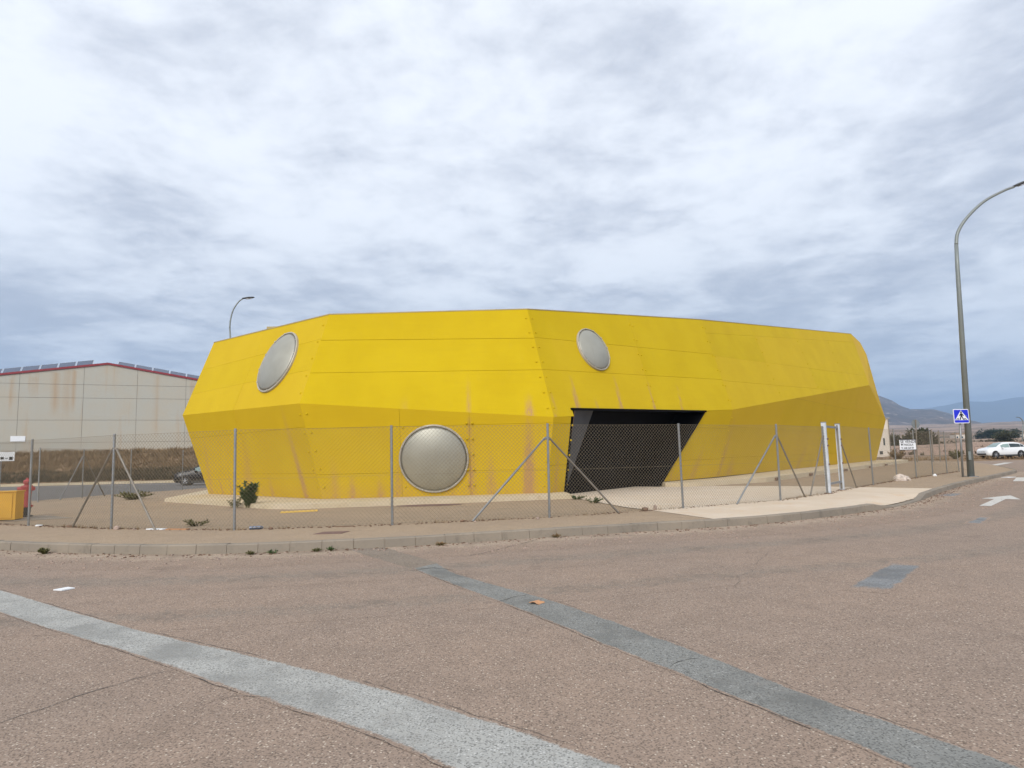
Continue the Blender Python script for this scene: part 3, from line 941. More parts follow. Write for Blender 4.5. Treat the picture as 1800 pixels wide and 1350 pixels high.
# end facets and hidden walls
Va, Vb, Vc = Vector((31.18, 58.75, 10.92)), Vector((31.65, 58.75, 9.83)), Vector((32.31, 58.75, 6.40))
mb = MB(); mb.add([PT[4], PC[4], C5, Vc, Vb, Va], [(0, 1, 5), (5, 1, 4), (4, 1, 3), (3, 1, 2)])
mb.at['fade_bounce'] = [.5] * 6; mb.at['stain'] = [0.1] * 6
mb.build('end_panel', 'yellow_paint', pav_b)
K0t, K0b, K4t, K4b = Vector((-6, 40, 6.2)), Vector((-6, 39, .2)), Vector((26, 69, 10)), Vector((27, 69, .3))
mb = MB(); mb.add([PT[0], PC[0], PB[0], K0b, K0t, K4t, K4b, Va, Vb, Vc, C5, PB[4]],
                  [(0, 1, 4), (1, 3, 4), (1, 2, 3), (4, 3, 6, 5), (7, 8, 5), (8, 9, 5), (9, 10, 6, 5), (10, 11, 6)])
mb.at['fade_bounce'] = [.1] * 12; mb.at['stain'] = [0.0] * 12
mb.build('rear_wall', 'yellow_paint', pav_b)
mb = MB(); mb.add([p - Vector((0, 0, .03)) for p in PT] + [Va, K4t, K0t], [(0, 1, 2, 7), (2, 3, 6, 7), (3, 4, 5, 6)])
mb.build('roof', 'roof_sheet', pav_b)
for i in range(4):
    mb = MB(); a, b = PT[i], PT[i + 1]; d = (b - a); n_ = Vector((-d.y, d.x, 0)).normalized()
    rot = Matrix((d.normalized(), n_, d.normalized().cross(n_))).transposed()
    mb.box((a + b) / 2 + Vector((0, 0, .012)) + n_ * .05, (d.length, .13, .035), rot)
    mb.build('roof_trim', 'edge_trim', pav_b)
mb = MB(); mb.box(PT[0].lerp(PT[1], .48) + Vector((.3, .5, .10)), (.45, .45, .25)); mb.build('roof_vent', 'edge_trim', pav_b)


def axis_matrix(n):
    n = Vector(n).normalized(); x = Vector((0, 0, 1)).cross(n).normalized(); y = n.cross(x)
    return Matrix((x, y, n)).transposed()


# bolt heads along the seams (one mesh, shared)
mb = MB(); mb.lathe([(.036, -.005), (.036, .01), (.028, .025), (.014, .032)], n=8)
bolt0 = mb.build('bolt', 'yellow_paint', pav_b)
first = [True]


def bolt(p, n, m=None):
    if first[0]: o = bolt0; first[0] = False
    else:
        o = bolt0.copy(); COL.objects.link(o)
    o.parent = pav_b; o.location = Vector(p) - pav_b.location
    o.rotation_euler = axis_matrix(n).to_euler()


def bolts(f, a, b, off, n):
    a, b = Vector(a), Vector(b); d = (b - a).normalized(); side = f.n.cross(d)
    for k in range(n):
        bolt(a.lerp(b, (k + .6) / (n + .2)) + side * off, f.n)


bolts(U[0], PT[1], PC[1], .16 * (1 if f.n.cross((PC[1] - PT[1])).dot(f.u) < 0 else -1), 5)
for ff, sgn in ((U[1], 1), (U[2], -1)):
    bolts(ff, PT[2], PC[2], sgn * -.12, 7)
for s_ in (-1, 1): bolts(U[2], (4.85, 26.83, 7.05), (5.51, 25.58, 3.09), s_ * .10, 6)
for ff, s_ in ((U[2], 1), (U[3], -1)): bolts(ff, PT[3], PC[3], s_ * -.12, 6)
bolts(Lw[1], PC[1], PB[1], .14, 5)
bolts(Lw[0], PC[1], PB[1], -.14, 5)
for s_ in (-1, 1): bolts(Lw[1], (-1.39, 21.08, 2.85), (-1.39, 21.75, .3), s_ * .09, 5)
bolts(Lw[1], (-3.59, 21.05, 2.75), (-3.59, 21.7, .3), .09, 5)
bolts(Lw[1], PC[2], PB[2], -.12, 6); bolts(Lw[2], DLc, DLb, .1, 5)
bolts(Lw[3], PC[3], PB[3], .15, 5)
for t in (.24, .5, .76):
    p = PC[3].lerp(PC[4], t)
    bolts(U[3], p + U[3].s * 4.2, p, .12, 5)

# domed windows: rim, shell and twelve bolts each
def dome(c, f, r, label):
    n = f.n; ax = axis_matrix(n); c = Vector(c)
    mb = MB(); prof = []
    for k in range(11):
        a = k / 10 * R(47); Rr = r * .95 / math.sin(R(47))
        prof.append((Rr * math.sin(a), .05 + Rr * (math.cos(a) - math.cos(R(47))) * .58))
    mb.lathe([(max(.002, x), y) for x, y in reversed(prof)], c, 56, ax)
    d = mb.build('dome_window', 'dome_shell', pav_b, smooth=True)
    d['label'] = label
    mb = MB(); mb.lathe([(r * .945, .0), (r * 1.0, .0), (r * 1.0, .065), (r * .985, .08), (r * .955, .078), (r * .945, .05)], c, 56, ax)
    mb.f = mb.f[:-2]
    mb.build('rim', 'dome_rim', d)
    for k in range(12):
        a = 2 * math.pi * (k + .3) / 12
        mb = MB(); p = c + ax @ Vector((r * .97 * math.cos(a), r * .97 * math.sin(a), .078))
        mb.lathe([(.024, 0), (.024, .02), (.012, .03)], p, 8, ax); mb.build('rim_bolt', 'bolt_steel', d)


dome((-8.166, 23.057, 4.948), U[0], 1.17, 'silver domed window on the sloping left-hand end facet')
dome((2.999, 24.179, 5.294), U[2], .855, 'small silver domed window above the entrance')
dome((-2.554, 21.434, 1.462), Lw[1], 1.115, 'large silver domed window close to the ground')

# entrance recess
inw = Vector((-.72, .69, 0)); alg = Vector((.70, .71, .02))
P1, P2, P3, P4 = D1, D2, Vector((5.66, 26.74, .12)), Vector((1.64, 22.54, .12))
Q1 = P1 + alg * 1.75 + inw * .45 ; Q2 = P2 + inw * 1.3; Q3 = P3 + inw * 1.0; Q4 = P4 + alg * .15 + inw * .15
mb = MB(); mb.add([P1 + inw * .02, Q1, Q4, P4 + inw * .02], [(0, 1, 2, 3)]); mb.build('entrance_side', 'grey_metal_panel', pav_b)
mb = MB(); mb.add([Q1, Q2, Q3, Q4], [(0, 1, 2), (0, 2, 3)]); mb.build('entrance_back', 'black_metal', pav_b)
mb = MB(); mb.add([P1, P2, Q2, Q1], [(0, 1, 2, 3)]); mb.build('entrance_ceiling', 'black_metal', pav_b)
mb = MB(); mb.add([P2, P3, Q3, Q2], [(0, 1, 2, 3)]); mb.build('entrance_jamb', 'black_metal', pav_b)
for a, b, w, m in ((P1 - alg * .06, P2 + alg * .12, .075, 'black_metal'), (P1 + alg * .03, P4 + alg * .03, .06, 'black_metal'), (P2, DRs + Vector((-.05, -.06, -.12)), .07, 'black_metal'), (P1 + alg * .16 + inw * .05 - Vector((0, 0, .06)), P4 + alg * .14 + Vector((0, 0, .9)), .03, 'rusty_metal')):
    mb = MB(); d = (b - a); x = d.normalized(); y = x.cross(Vector((.72, -.69, 0))).normalized(); rot = Matrix((x, y, x.cross(y))).transposed()
    mb.box((a + b) / 2 - inw * .005, (d.length, w, .09), rot); mb.build('door_frame', m, pav_b)

# plinth around the foot of the building, broken by the entrance
mb = MB()
out0 = [Vector((-14.9, 32.5)), Vector((-12.95, 24.9)), Vector((-7.1, 19.35)), Vector((-6.2, 18.95)), Vector((1.75, 20.6)), Vector((1.68, 22.3)), Vector((1.2, 23)), Vector((-5.8, 23)), Vector((-12, 29.4)), Vector((-12.5, 32.5))]
mb.sheet([(p.x, p.y, .258) for p in out0], 0, skirt=.05)
mb.build('plinth', 'plinth_concrete', pav_b)
mb = MB()
q = [(5.95, 26.55, .30), (6.75, 26.05, .30), (10.7, 28.6, .325), (36.3, 61.8, .375), (37.2, 64.6, .385), (33, 66, .385), (8.4, 31, .345), (5.8, 27.2, .32)]
mb.sheet(q, 0, skirt=.05)
mb.build('plinth', 'plinth_concrete', pav_b)
# brown oval patch on the ground below the low dome
mb = MB(); mb.sheet([(-2.45 + .95 * math.cos(a), 19.25 + .42 * math.sin(a)) for a in [k * math.pi / 8 for k in range(16)]], .137)
mb.build('brown_patch', 'manhole', lot_o)
for (x, y, w) in ((11.6, 29.72, .5), (15.1, 34.2, .45), (19.9, 40.3, .6), (24.5, 46.2, .7), (28.6, 51.6, .8)):
    mb = MB(); d = Vector((.61, .79, 0)); rot = Matrix((d, Vector((-.79, .61, 0)), Vector((0, 0, 1)))).transposed()
    mb.box((x, y, .22), (w, .08, .12), rot); mb.build('plinth_drain', 'rusty_metal', pav_b)

# ------------------------------------------------------------------ fences
def fence(name, label, posts, h, braces, mesh=True, z0=.14, skip=(), wr=.0024):
    """braces: post index -> list of foot points"""
    e = thing(name, label, 'fence', (posts[0][0], posts[0][1], z0))
    for i, p in enumerate(posts):
        lx, ly = random.uniform(-.02, .02), random.uniform(-.02, .02)
        mb = MB(); mb.tube([(p[0], p[1], z0 - .02), (p[0] + lx, p[1] + ly, z0 + h)], .026, 10)
        mb.build('post', 'galvanised', e, smooth=False)
        for q in braces.get(i, []):
            top = Vector((p[0], p[1], z0 + h * .845)); foot = Vector((q[0], q[1], z0 - .01))
            s = (foot - top); s.z = 0; s.normalize()
            mb = MB(); mb.tube([top + s * .05, foot], .022, 8)
            mb.tube([top - s * .01 + Vector((0, 0, .01)), top + s * .07 - Vector((0, 0, .03))], .03, 6)
            mb.build('brace', random.choice(['galvanised', 'galvanised_warm']), e)
    wm = MB()
    for si, (a, b) in enumerate(zip(posts, posts[1:])):
        a, b = V3(a, z0), V3(b, z0); L = (b - a).length; d = (b - a) / L
        nrm = Vector((d.y, -d.x, 0)) * .028
        if (Vector((0, 0, 0)) - a).dot(nrm) < 0: nrm = -nrm
        for zz in (.04, h * .5, h - .03):
            mb = MB(); sag = random.uniform(.0, .012)
            mb.tube([a + nrm + Vector((0, 0, zz)), (a + b) / 2 + nrm + Vector((0, 0, zz - sag)), b + nrm + Vector((0, 0, zz))], .0028, 4, False)
            mb.build('tension_wire', 'fence_wire', e)
        if not mesh or si in skip: continue
        H0, H1 = .03, h - .03; step = .082; Hh = H1 - H0
        k = int(-Hh / step) - 1
        while k * step < L:
            for sg in (1, -1):
                u0 = k * step; u1 = u0 + Hh
                z_a, z_b = H0, H1
                if u0 < 0: z_a = H0 - u0; u0 = 0
                if u1 > L: z_b = H1 - (u1 - L); u1 = L
                if u1 - u0 < .02: continue
                if sg < 0: za, zb = H0 + H1 - z_a, H0 + H1 - z_b
                else: za, zb = z_a, z_b
                p = a + d * u0 + nrm * (1 + .05 * sg) + Vector((0, 0, za)); q = a + d * u1 + nrm * (1 + .05 * sg) + Vector((0, 0, zb))
                wm.tube([p, q], wr, 3, False)
            k += 1
    if mesh:
        o = wm.build('wire_mesh', 'fence_wire', e); o['kind'] = 'stuff'
    return e


F = FENCE
fence('chain_link_fence', 'long chain link fence in front of the pavilion, between hydrant and gate', F[:11], 1.99,
      {4: [(-9.72, 14.83), (-7.30, 13.72)], 7: [(-0.89, 13.86), (2.30, 14.98)], 9: [(5.46, 16.66), (8.01, 18.62)], 10: [(8.25, 18.86)]})
fence('chain_link_fence', 'chain link fence from the white gate posts to the tall lamp post', F[11:], 2.06, {0: [(11.42, 22.5)]}, wr=.0015)
fence('chain_link_fence', 'chain link fence along the far road, in front of the warehouse', [(-25.0, 32.6), (-19.2, 27.1), (-19.3, 30.0), (-19.1, 33.4), (-18.2, 36.8), (-17.6, 40)], 2.18, {2: [(-19.25, 28.5), (-19.2, 31.5)]}, skip=(0,))

# gate: two white posts with their bars
e = thing('gate', 'white painted steel gate posts joined by bars, beside the concrete drive', 'gate', (9.75, 20.5, .15))
ga, gb = Vector((9.24, 19.85, 0)), Vector((10.36, 21.32, 0)); gd = (gb - ga).normalized()
rot = Matrix((gd, Vector((-gd.y, gd.x, 0)), Vector((0, 0, 1)))).transposed()
for p in (ga, gb):
    mb = MB(); mb.box(p + Vector((0, 0, 1.19)), (.105, .125, 2.08), rot); g = mb.build('gate_post', 'gate_white', e)
    mb = MB(); mb.box(p + Vector((0, 0, 2.242)), (.125, .145, .02), rot); mb.build('post_cap', 'galvanised', g)
    mb = MB(); mb.box(p + Vector((0, 0, .155)), (.22, .22, .022), rot); mb.build('base_plate', 'rusty_metal', g)
    for k, zz in enumerate((1.0, 1.55, 1.75)):
        mb = MB(); mb.box(p - Vector((-gd.y, gd.x, 0)) * .08 + gd * .02 * (k - 1) + Vector((0, 0, zz)), (.04, .04, .05), rot); mb.build('hinge', 'rusty_metal', g)
    mb = MB(); mb.box(p + gd * (.07 if p is ga else -.07) + Vector((0, 0, 1.2)), (.03, .05, 2.0), rot); mb.build('edge_channel', 'galvanised_warm', g)
for zz in (2.12, .42):
    mb = MB(); mb.box((ga + gb) / 2 + Vector((0, 0, zz)), ((gb - ga).length - .18, .05, .06), rot); mb.build('cross_bar', 'galvanised', e)

# ------------------------------------------------------------------ lamps
def lamp(label, path, rad, head_dir, base=True, group='street lamps'):
    e = thing('street_lamp', label, 'street lamp', path[0])
    k = 2
    pole = path[:k + 1]; arm = path[k:]
    mb = MB(); mb.tube([Vector(p) for p in pole], rad[:k + 1], 14); mb.build('pole', 'lamp_paint', e, smooth=True)
    arm_s = spline([Vector(p) for p in arm], 6)
    rr = [rad[k] + (rad[-1] - rad[k]) * i / (len(arm_s) - 1) for i in range(len(arm_s))]
    mb = MB(); mb.tube(arm_s, rr, 12); mb.build('arm', 'lamp_paint', e, smooth=True)
    hd = Vector(head_dir).normalized(); p = arm_s[-1]
    sx = Vector((0, 0, 1)).cross(hd).normalized(); zz = hd.cross(sx)
    mb = MB(); rings = [(-.05, .06, .05), (.12, .11, .075), (.42, .165, .085), (.68, .14, .06), (.78, .06, .03)]; vs = []
    for t, w, h in rings:
        for a in range(10):
            an = 2 * math.pi * a / 10
            vs.append(p + hd * t + sx * w * math.cos(an) + zz * (h * math.sin(an) * (1 if math.sin(an) > 0 else .55) + .02))
    fs = [(i * 10 + a, i * 10 + (a + 1) % 10, i * 10 + 10 + (a + 1) % 10, i * 10 + 10 + a) for i in range(4) for a in range(10)] + [tuple(range(10)), tuple(range(40, 50))]
    mb.add(vs, fs); hh = mb.build('lamp_head', 'dark_plastic', e, smooth=True)
    mb = MB(); mb.box(p + hd * .4 - zz * .035, (.36, .2, .02), Matrix((hd, sx, zz)).transposed()); mb.build('lens', 'alu', hh)
    if base:
        b = Vector(path[0])
        mb = MB(); mb.box(b + Vector((0, 0, .01)), (.42, .42, .035)); mb.build('base_plate', 'galvanised', e)
        mb = MB(); mb.box(b + Vector((-.06, -rad[0] + .005, .9)), (.11, .03, .36)); mb.build('hatch', 'lamp_paint', e)
    return e


lamp('tall grey street lamp with curved arm beside the pedestrian crossing sign',
     [(19.51, 28.76, .14), (19.84, 28.76, 9.32), (19.89, 28.76, 10.35), (20.02, 28.76, 10.92), (20.5, 28.76, 11.59), (21.33, 28.76, 12.31), (22.28, 28.76, 12.79), (22.75, 28.76, 12.95)],
     [.135, .085, .078, .05], (1, 0, .34))
lamp('street lamp rising behind the yellow roof, only its curved top showing',
     [(-19.3, 46, .1), (-19.66, 46, 10.06), (-19.73, 46, 11.0), (-19.70, 46, 11.55), (-19.52, 46, 12.29), (-19.13, 46, 12.89), (-18.85, 46, 13.08)],
     [.10, .06, .055, .04], (.9, .3, .15))
lamp('small far street lamp on the plain beyond the white car',
     [(121.4, 160, .6), (122.0, 160, 5), (122.26, 160, 6.6), (122.2, 160, 7.3), (121.9, 160, 7.9), (121.5, 160, 8.15)], [.16, .14, .13, .1], (-1, 0, .1), base=False)

# ------------------------------------------------------------------ signs
e = thing('crossing_sign', 'blue and white pedestrian crossing sign on a grey post beside the tall lamp', 'road sign', (19.12, 28.7, .14))
mb = MB(); mb.tube([(19.12, 28.7, .12), (19.22, 28.66, 3.02)], .042, 10); mb.build('sign_post', 'galvanised', e, smooth=True)
sc_ = Vector((19.215, 28.58, 2.725)); sx = Vector((.985, .17, .0)).normalized(); sy = Vector((-.01, 0, 1)); sn = Vector((sx.y, -sx.x, 0))


def sp(u, v, h=0.0): return sc_ + sx * u + sy * v + sn * h


def plate(name, pts, h0, h1, m, parent):
    mb = MB(); mb.prism([sp(u, v, h0) for u, v in pts], sn * (h1 - h0)); return mb.build(name, m, parent)


def rrect(w, h, r):
    out = []
    for cx, cy, a0 in ((w - r, h - r, 0), (-w + r, h - r, 90), (-w + r, -h + r, 180), (w - r, -h + r, 270)):
        for k in range(5): a = R(a0 + 22.5 * k); out.append((cx + r * math.cos(a), cy + r * math.sin(a)))
    return out


bp = plate('plate', rrect(.375, .305, .045), 0, .02, 'sign_white', e)
plate('blue_field', rrect(.345, .275, .03), .02, .024, 'sign_blue', bp)
plate('white_triangle', [(-.33, -.17), (.33, -.17), (0, .255)], .024, .028, 'sign_white', bp)
man = [[(-.035, .135), (.035, .135), (.045, .175), (.03, .205), (-.03, .205), (-.045, .175)], [(-.055, .12), (.055, .12), (.05, -.02), (-.05, -.02)],
       [(.05, .115), (.12, .03), (.10, .0), (.035, .07)], [(-.05, .115), (-.11, .03), (-.085, .005), (-.035, .07)],
       [(-.05, -.02), (0.0, -.02), (-.055, -.155), (-.12, -.155)], [(0.0, -.02), (.05, -.02), (.12, -.155), (.06, -.155)]]
for q in man: plate('walking_figure', q, .028, .031, 'sign_black', bp)
for x in (-.25, -.18, .16, .23): plate('zebra_bar', [(x - .025, -.165), (x + .012, -.165), (x * .82 + .012, -.085), (x * .82 - .02, -.085)], .028, .031, 'sign_black', bp)
mb = MB(); mb.box(sp(0, 0, -.02), (.5, .03, .05)); mb.build('bracket', 'galvanised', e)

e = thing('stop_sign', 'grey back of an octagonal road sign on a post beyond the fence', 'road sign', (37.3, 62, .1))
mb = MB(); mb.tube([(37.25, 62, .05), (37.45, 62, 4.05)], .05, 8); mb.build('sign_post', 'galvanised_warm', e)
mb = MB(); mb.prism([(37.45 + .41 * math.cos(R(22.5 + 45 * k)), 62.06, 3.67 + .43 * math.sin(R(22.5 + 45 * k))) for k in range(8)], (0, .03, 0)); mb.build('plate', 'sign_back', e)
mb = MB(); mb.box((37.45, 62.03, 3.67), (.06, .05, .8)); mb.build('bracket', 'galvanised', e)


def text(body, size, loc, ux, uy, m, parent, align='LEFT', sxx=1.0):
    cu = bpy.data.curves.new('lettering', 'FONT'); cu.body = body; cu.size = size; cu.extrude = .001; cu.align_x = align; cu.offset = .001
    to = bpy.data.objects.new('lettering', cu); COL.objects.link(to)
    dg = bpy.context.evaluated_depsgraph_get()
    me = bpy.data.meshes.new_from_object(to.evaluated_get(dg))
    bpy.data.objects.remove(to)
    ux, uy = Vector(ux).normalized(), Vector(uy).normalized(); n = ux.cross(uy)
    mtx = Matrix((ux * sxx, uy, n)).transposed().to_4x4(); mtx.translation = Vector(loc)
    me.transform(mtx); me.materials.clear(); me.materials.append(MATS[m])
    o = bpy.data.objects.new('lettering', me); COL.objects.link(o); put(o, parent); return o


e = thing('for_sale_sign', 'white for sale board with black lettering hung on the fence by the rock', 'sign', (16.3, 27.95, 1.3))
a, b = Vector((15.22, 26.78, 0)), Vector((17.28, 28.92, 0))
ux = Vector((.95, .31, 0)).normalized(); n_ = Vector((ux.y, -ux.x, 0)); o = Vector((15.78, 27.35, 1.35))
rot = Matrix((ux, -n_, Vector((0, 0, 1)))).transposed()
mb = MB(); mb.box(o + ux * .42 + Vector((0, 0, .21)), (.86, .012, .43), rot); bd = mb.build('board', 'sign_white', e)
for zz in (.0, .42):
    mb = MB(); mb.box(o + ux * .42 + n_ * .008 + Vector((0, 0, zz)), (.86, .012, .02), rot); mb.build('edge_strip', 'sign_black', bd)
text('SE VENDE', .170, o + ux * .03 + n_ * .009 + Vector((0, 0, .278)), ux, (0, 0, 1), 'sign_black', bd, sxx=1.15)
text('PARCELA', .115, o + ux * .19 + n_ * .009 + Vector((0, 0, .168)), ux, (0, 0, 1), 'sign_black', bd, sxx=1.1)
text('Tf. 608 564 09', .105, o + ux * .05 + n_ * .009 + Vector((0, 0, .04)), ux, (0, 0, 1), 'sign_black', bd, sxx=1.08)
ht = [(0, -.045), (.05, .01), (.05, .035), (.03, .05), (.005, .035), (-.02, .05), (-.045, .035), (-.045, .01)]
mb = MB(); mb.prism([o + ux * (.10 + p[0]) + n_ * .007 + Vector((0, 0, .205 + p[1])) for p in ht], n_ * .003); mb.build('heart_mark', 'sign_black', bd)

e = thing('fence_banner', 'white banner with grey scribbles tied to the fence by the yellow box', 'banner', (-23.3, 31.3, 1.9))
bx_ = Vector((.79, .61, 0)); rot = Matrix((bx_, Vector((-.61, .79, 0)), Vector((0, 0, 1)))).transposed()
bc_ = Vector((-24.6, 31.85, 2.1))
mb = MB(); mb.box(bc_, (1.3, .02, .44), rot); bn = mb.build('sheet', 'paper', e)
for k in range(7):
    mb = MB(); mb.box(bc_ + bx_ * (.17 * (k - 3)) + Vector((.61, -.79, 0)) * .012 + Vector((0, 0, random.uniform(-.1, .1))), (random.uniform(.08, .16), .02, random.uniform(.04, .16)), rot); mb.build('scribble', random.choice(['sign_black', 'sign_back', 'galvanised']), bn)

# ------------------------------------------------------------------ hydrant and yellow cabinet
hx, hy = -13.54, 18.66
e = thing('fire_hydrant', 'faded red fire hydrant with black foot behind the fence', 'fire hydrant', (hx, hy, .14))
mb = MB(); mb.lathe([(.17, .14), (.17, .17), (.105, .18), (.12, .36), (.125, .40)], (hx, hy, 0), 18); mb.build('foot', 'hydrant_black', e)
mb = MB(); mb.lathe([(.165, .40), (.165, .45), (.115, .46), (.105, .62), (.115, .82), (.14, .92), (.15, .955), (.14, .985), (.075, 1.0), (.07, 1.04)], (hx, hy, 0), 18); mb.build('barrel', 'hydrant_red', e, smooth=False)
mb = MB(); mb.lathe([(.09, 1.035), (.10, 1.06), (.10, 1.12), (.06, 1.15), (.03, 1.155), (.03, 1.20)], (hx, hy, 0), 14); mb.build('cap', 'hydrant_red', e)
for s, zz in ((-1, .9), (1, .9)):
    mb = MB(); mb.tube([(hx + s * .09, hy - .02, zz), (hx + s * .22, hy - .05, zz)], .055, 12); o = mb.build('outlet', 'hydrant_red', e)
mb = MB(); mb.tube([(hx + .08, hy - .04, 1.06), (hx + .19, hy - .09, 1.05)], .03, 8); mb.build('chain_lug', 'hydrant_black', e)
mb = MB(); mb.sheet([(-14.4, 18.0), (-12.7, 17.0), (-11.6, 17.75), (-13.2, 19.0), (-14.4, 19.0)], .139); mb.build('concrete_pad', 'kerb_concrete', kind='structure')
e = thing('hydrant_cabinet', 'yellow metal hydrant cabinet standing next to the red hydrant', 'cabinet', (-12.95, 17.3, .14))
rot = Matrix.Rotation(R(14), 3, 'Z')
bc = Vector((-13.33, 17.52, .14))
mb = MB(); mb.box(bc + Vector((0, 0, .37)), (.78, .46, .70), rot); bo = mb.build('cabinet_body', 'box_yellow', e)
mb = MB(); mb.box(bc + rot @ Vector((0, 0, 0)) + Vector((0, 0, .735)), (.83, .51, .03), rot); mb.build('lid', 'box_yellow', e)
mb = MB(); mb.box(bc + rot @ Vector((-.02, -.24, .37)), (.68, .016, .62), rot); dr = mb.build('door', 'box_yellow', e)
mb = MB(); mb.box(bc + rot @ Vector((-.27, -.255, .42)), (.10, .014, .22), rot); mb.build('label_plate', 'sign_white', dr)
for zz in (.22, .6):
    mb = MB(); mb.box(bc + rot @ Vector((-.31, -.255, zz)), (.05, .03, .05), rot); mb.build('hinge', 'rusty_metal', dr)
for sx_ in (-.33, .33):
    mb = MB(); mb.box(bc + rot @ Vector((sx_, 0, .01)), (.06, .40, .05), rot); mb.build('foot', 'dark_plastic', e)

# ------------------------------------------------------------------ warehouse
e = thing('warehouse', 'large pale concrete panel warehouse with red roof edge behind the far road', 'warehouse', (-46.8, 76.4, 2.4))
wd = Vector((17.79, 8.0, 0)).normalized(); wn = Vector((wd.y, -wd.x, 0)); wo = Vector((-46.82, 76.4, 0))


def wp(u, z, h=0.0): return wo + wd * u + wn * h + Vector((0, 0, z))


def wtop(u): return 13.42 - (.152 * abs(u) if u < 0 else .172 * u)


UL, UR = -34.0, 30.0
mb = MB(); mb.add([wp(UL, 1.5, -.03), wp(UR, 1.5, -.03), wp(UR, wtop(UR), -.03), wp(0, wtop(0), -.03), wp(UL, wtop(UL), -.03)], [(0, 1, 2, 3, 4)]); mb.build('wall_backing', 'wall_joint', e)
rowz = [1.6, 4.42, 6.95, 9.47, 11.0, 14]
ue = [UL, -28, -21.6, -15.1, -8.35, -2.3, 3.05, 8.2, 14.5, 21, 27, UR]
wst = [(-5.0, 12.4, 7.2, .5, .6), (-3.9, 12.6, 7.0, .7, .35), (-3.2, 12.8, 7.6, .22, .65), (5.05, 12.4, 4.6, .22, .6), (-9, 11.5, 8, .4, .3), (9.0, 11.4, 7, .3, .5), (-7.0, 11.8, 9, .5, .35)]
for i in range(len(ue) - 1):
    for j in range(len(rowz) - 1):
        u0, u1 = ue[i] + .016, ue[i + 1] - .016
        P = [Vector((u0, rowz[j] + .016)), Vector((u1, rowz[j] + .016)), Vector((u1, rowz[j + 1] - .016)), Vector((u0, rowz[j + 1] - .016))]
        P = clip(P, Vector((0, wtop(0))), Vector((-10, wtop(-10)))); 
        if len(P) > 2: P = clip(P, Vector((10, wtop(10))), Vector((0, wtop(0))))
        if len(P) < 3: continue
        vs, fs = cells(P, .3)
        mb = MB(); mb.v = [tuple(wp(q.x, q.y)) for q in vs]; mb.f = fs; sv = []
        for q in vs:
            s = 0
            for u_, za, zb, w, k in wst:
                if zb < q.y < za: s = max(s, k * max(0, 1 - abs(q.x - u_) / w) * min(1, (q.y - zb) / 1.5))
            s = max(s, .8 * max(0, 1 - abs(q.y - 2.8) / .9))
            sv.append(s)
        mb.at['stain'] = sv
        mb.build('wall_panel', 'wall_concrete', e)
for a, b in ((UL, 0), (0, UR)):
    mb = MB()
    p = [wp(a, wtop(a) - .03, .12), wp(b, wtop(b) - .03, .12), wp(b, wtop(b) + .20, .12), wp(a, wtop(a) + .20, .12)]
    mb.prism(p, -wn * .3); mb.build('roof_edge', 'roof_red', e)
    mb = MB(); mb.add([wp(a, wtop(a) + .12, -.05), wp(b, wtop(b) + .12, -.05), wp(b, wtop(b) + .12, -45), wp(a, wtop(a) + .12, -45)], [(0, 1, 2, 3)]); mb.build('roof', 'roof_sheet', e)
mb = MB(); mb.add([wp(UR, 1.5, -.03), wp(UR, 1.5, -45), wp(UR, wtop(UR), -45), wp(UR, wtop(UR), -.03)], [(0, 1, 2, 3)]); mb.build('side_wall', 'wall_concrete', e)
mb = MB(); p = wp(-8.2, 4.88, .03); mb.box(p, (1.35, .05, .62), Matrix((wd, -wn, Vector((0, 0, 1)))).transposed()); mb.build('wall_sign', 'sign_white', e)
# solar panels stand along both roof slopes
k = 0
for side, lst in ((-1, [-(1.55 + 1.72 * i) for i in range(7)]), (1, [.95 + 1.82 * i for i in range(6)])):
    for i, u in enumerate(lst):
        u2 = u + side * (1.62 if side < 0 else 1.74)
        z0, z1 = wtop(u) + .22, wtop(u2) + .22
        ORD = ['topmost', 'second', 'third', 'fourth', 'fifth', 'sixth', 'seventh']
        t = thing('solar_panel', (('%s solar panel below the ridge on the warehouse slope away from the pavilion' if side < 0 else '%s solar panel below the ridge on the warehouse slope towards the pavilion') % ORD[i]), 'solar panel', wp((u + u2) / 2, (z0 + z1) / 2, -.3), 'solar panels on the warehouse roof, far slope' if side < 0 else 'solar panels on the warehouse roof, near slope')
        hgt = .62 if side < 0 else .46
        q = [wp(u, z0, -.25), wp(u2, z1, -.25), wp(u2 - side * .08 * 0, z1 + hgt, -.95), wp(u, z0 + hgt, -.95)]
        nn = (q[1] - q[0]).cross(q[3] - q[0]).normalized()
        if nn.dot(wn) < 0: nn = -nn
        mb = MB(); mb.prism(q, -nn * .04); mb.build('frame', 'alu', t)
        c = sum(q, Vector()) / 4
        mb = MB(); qq = [c + (p - c) * .955 + nn * .006 for p in q]; mb.add(qq, [(0, 1, 2, 3)]); mb.build('glass', 'solar_glass', t)
        mb = MB(); mb.tube([(q[2] + q[3]) / 2 - nn * .05, wp((u + u2) / 2, (z0 + z1) / 2 - .1, -.95)], .03, 6); mb.build('support', 'alu', t)

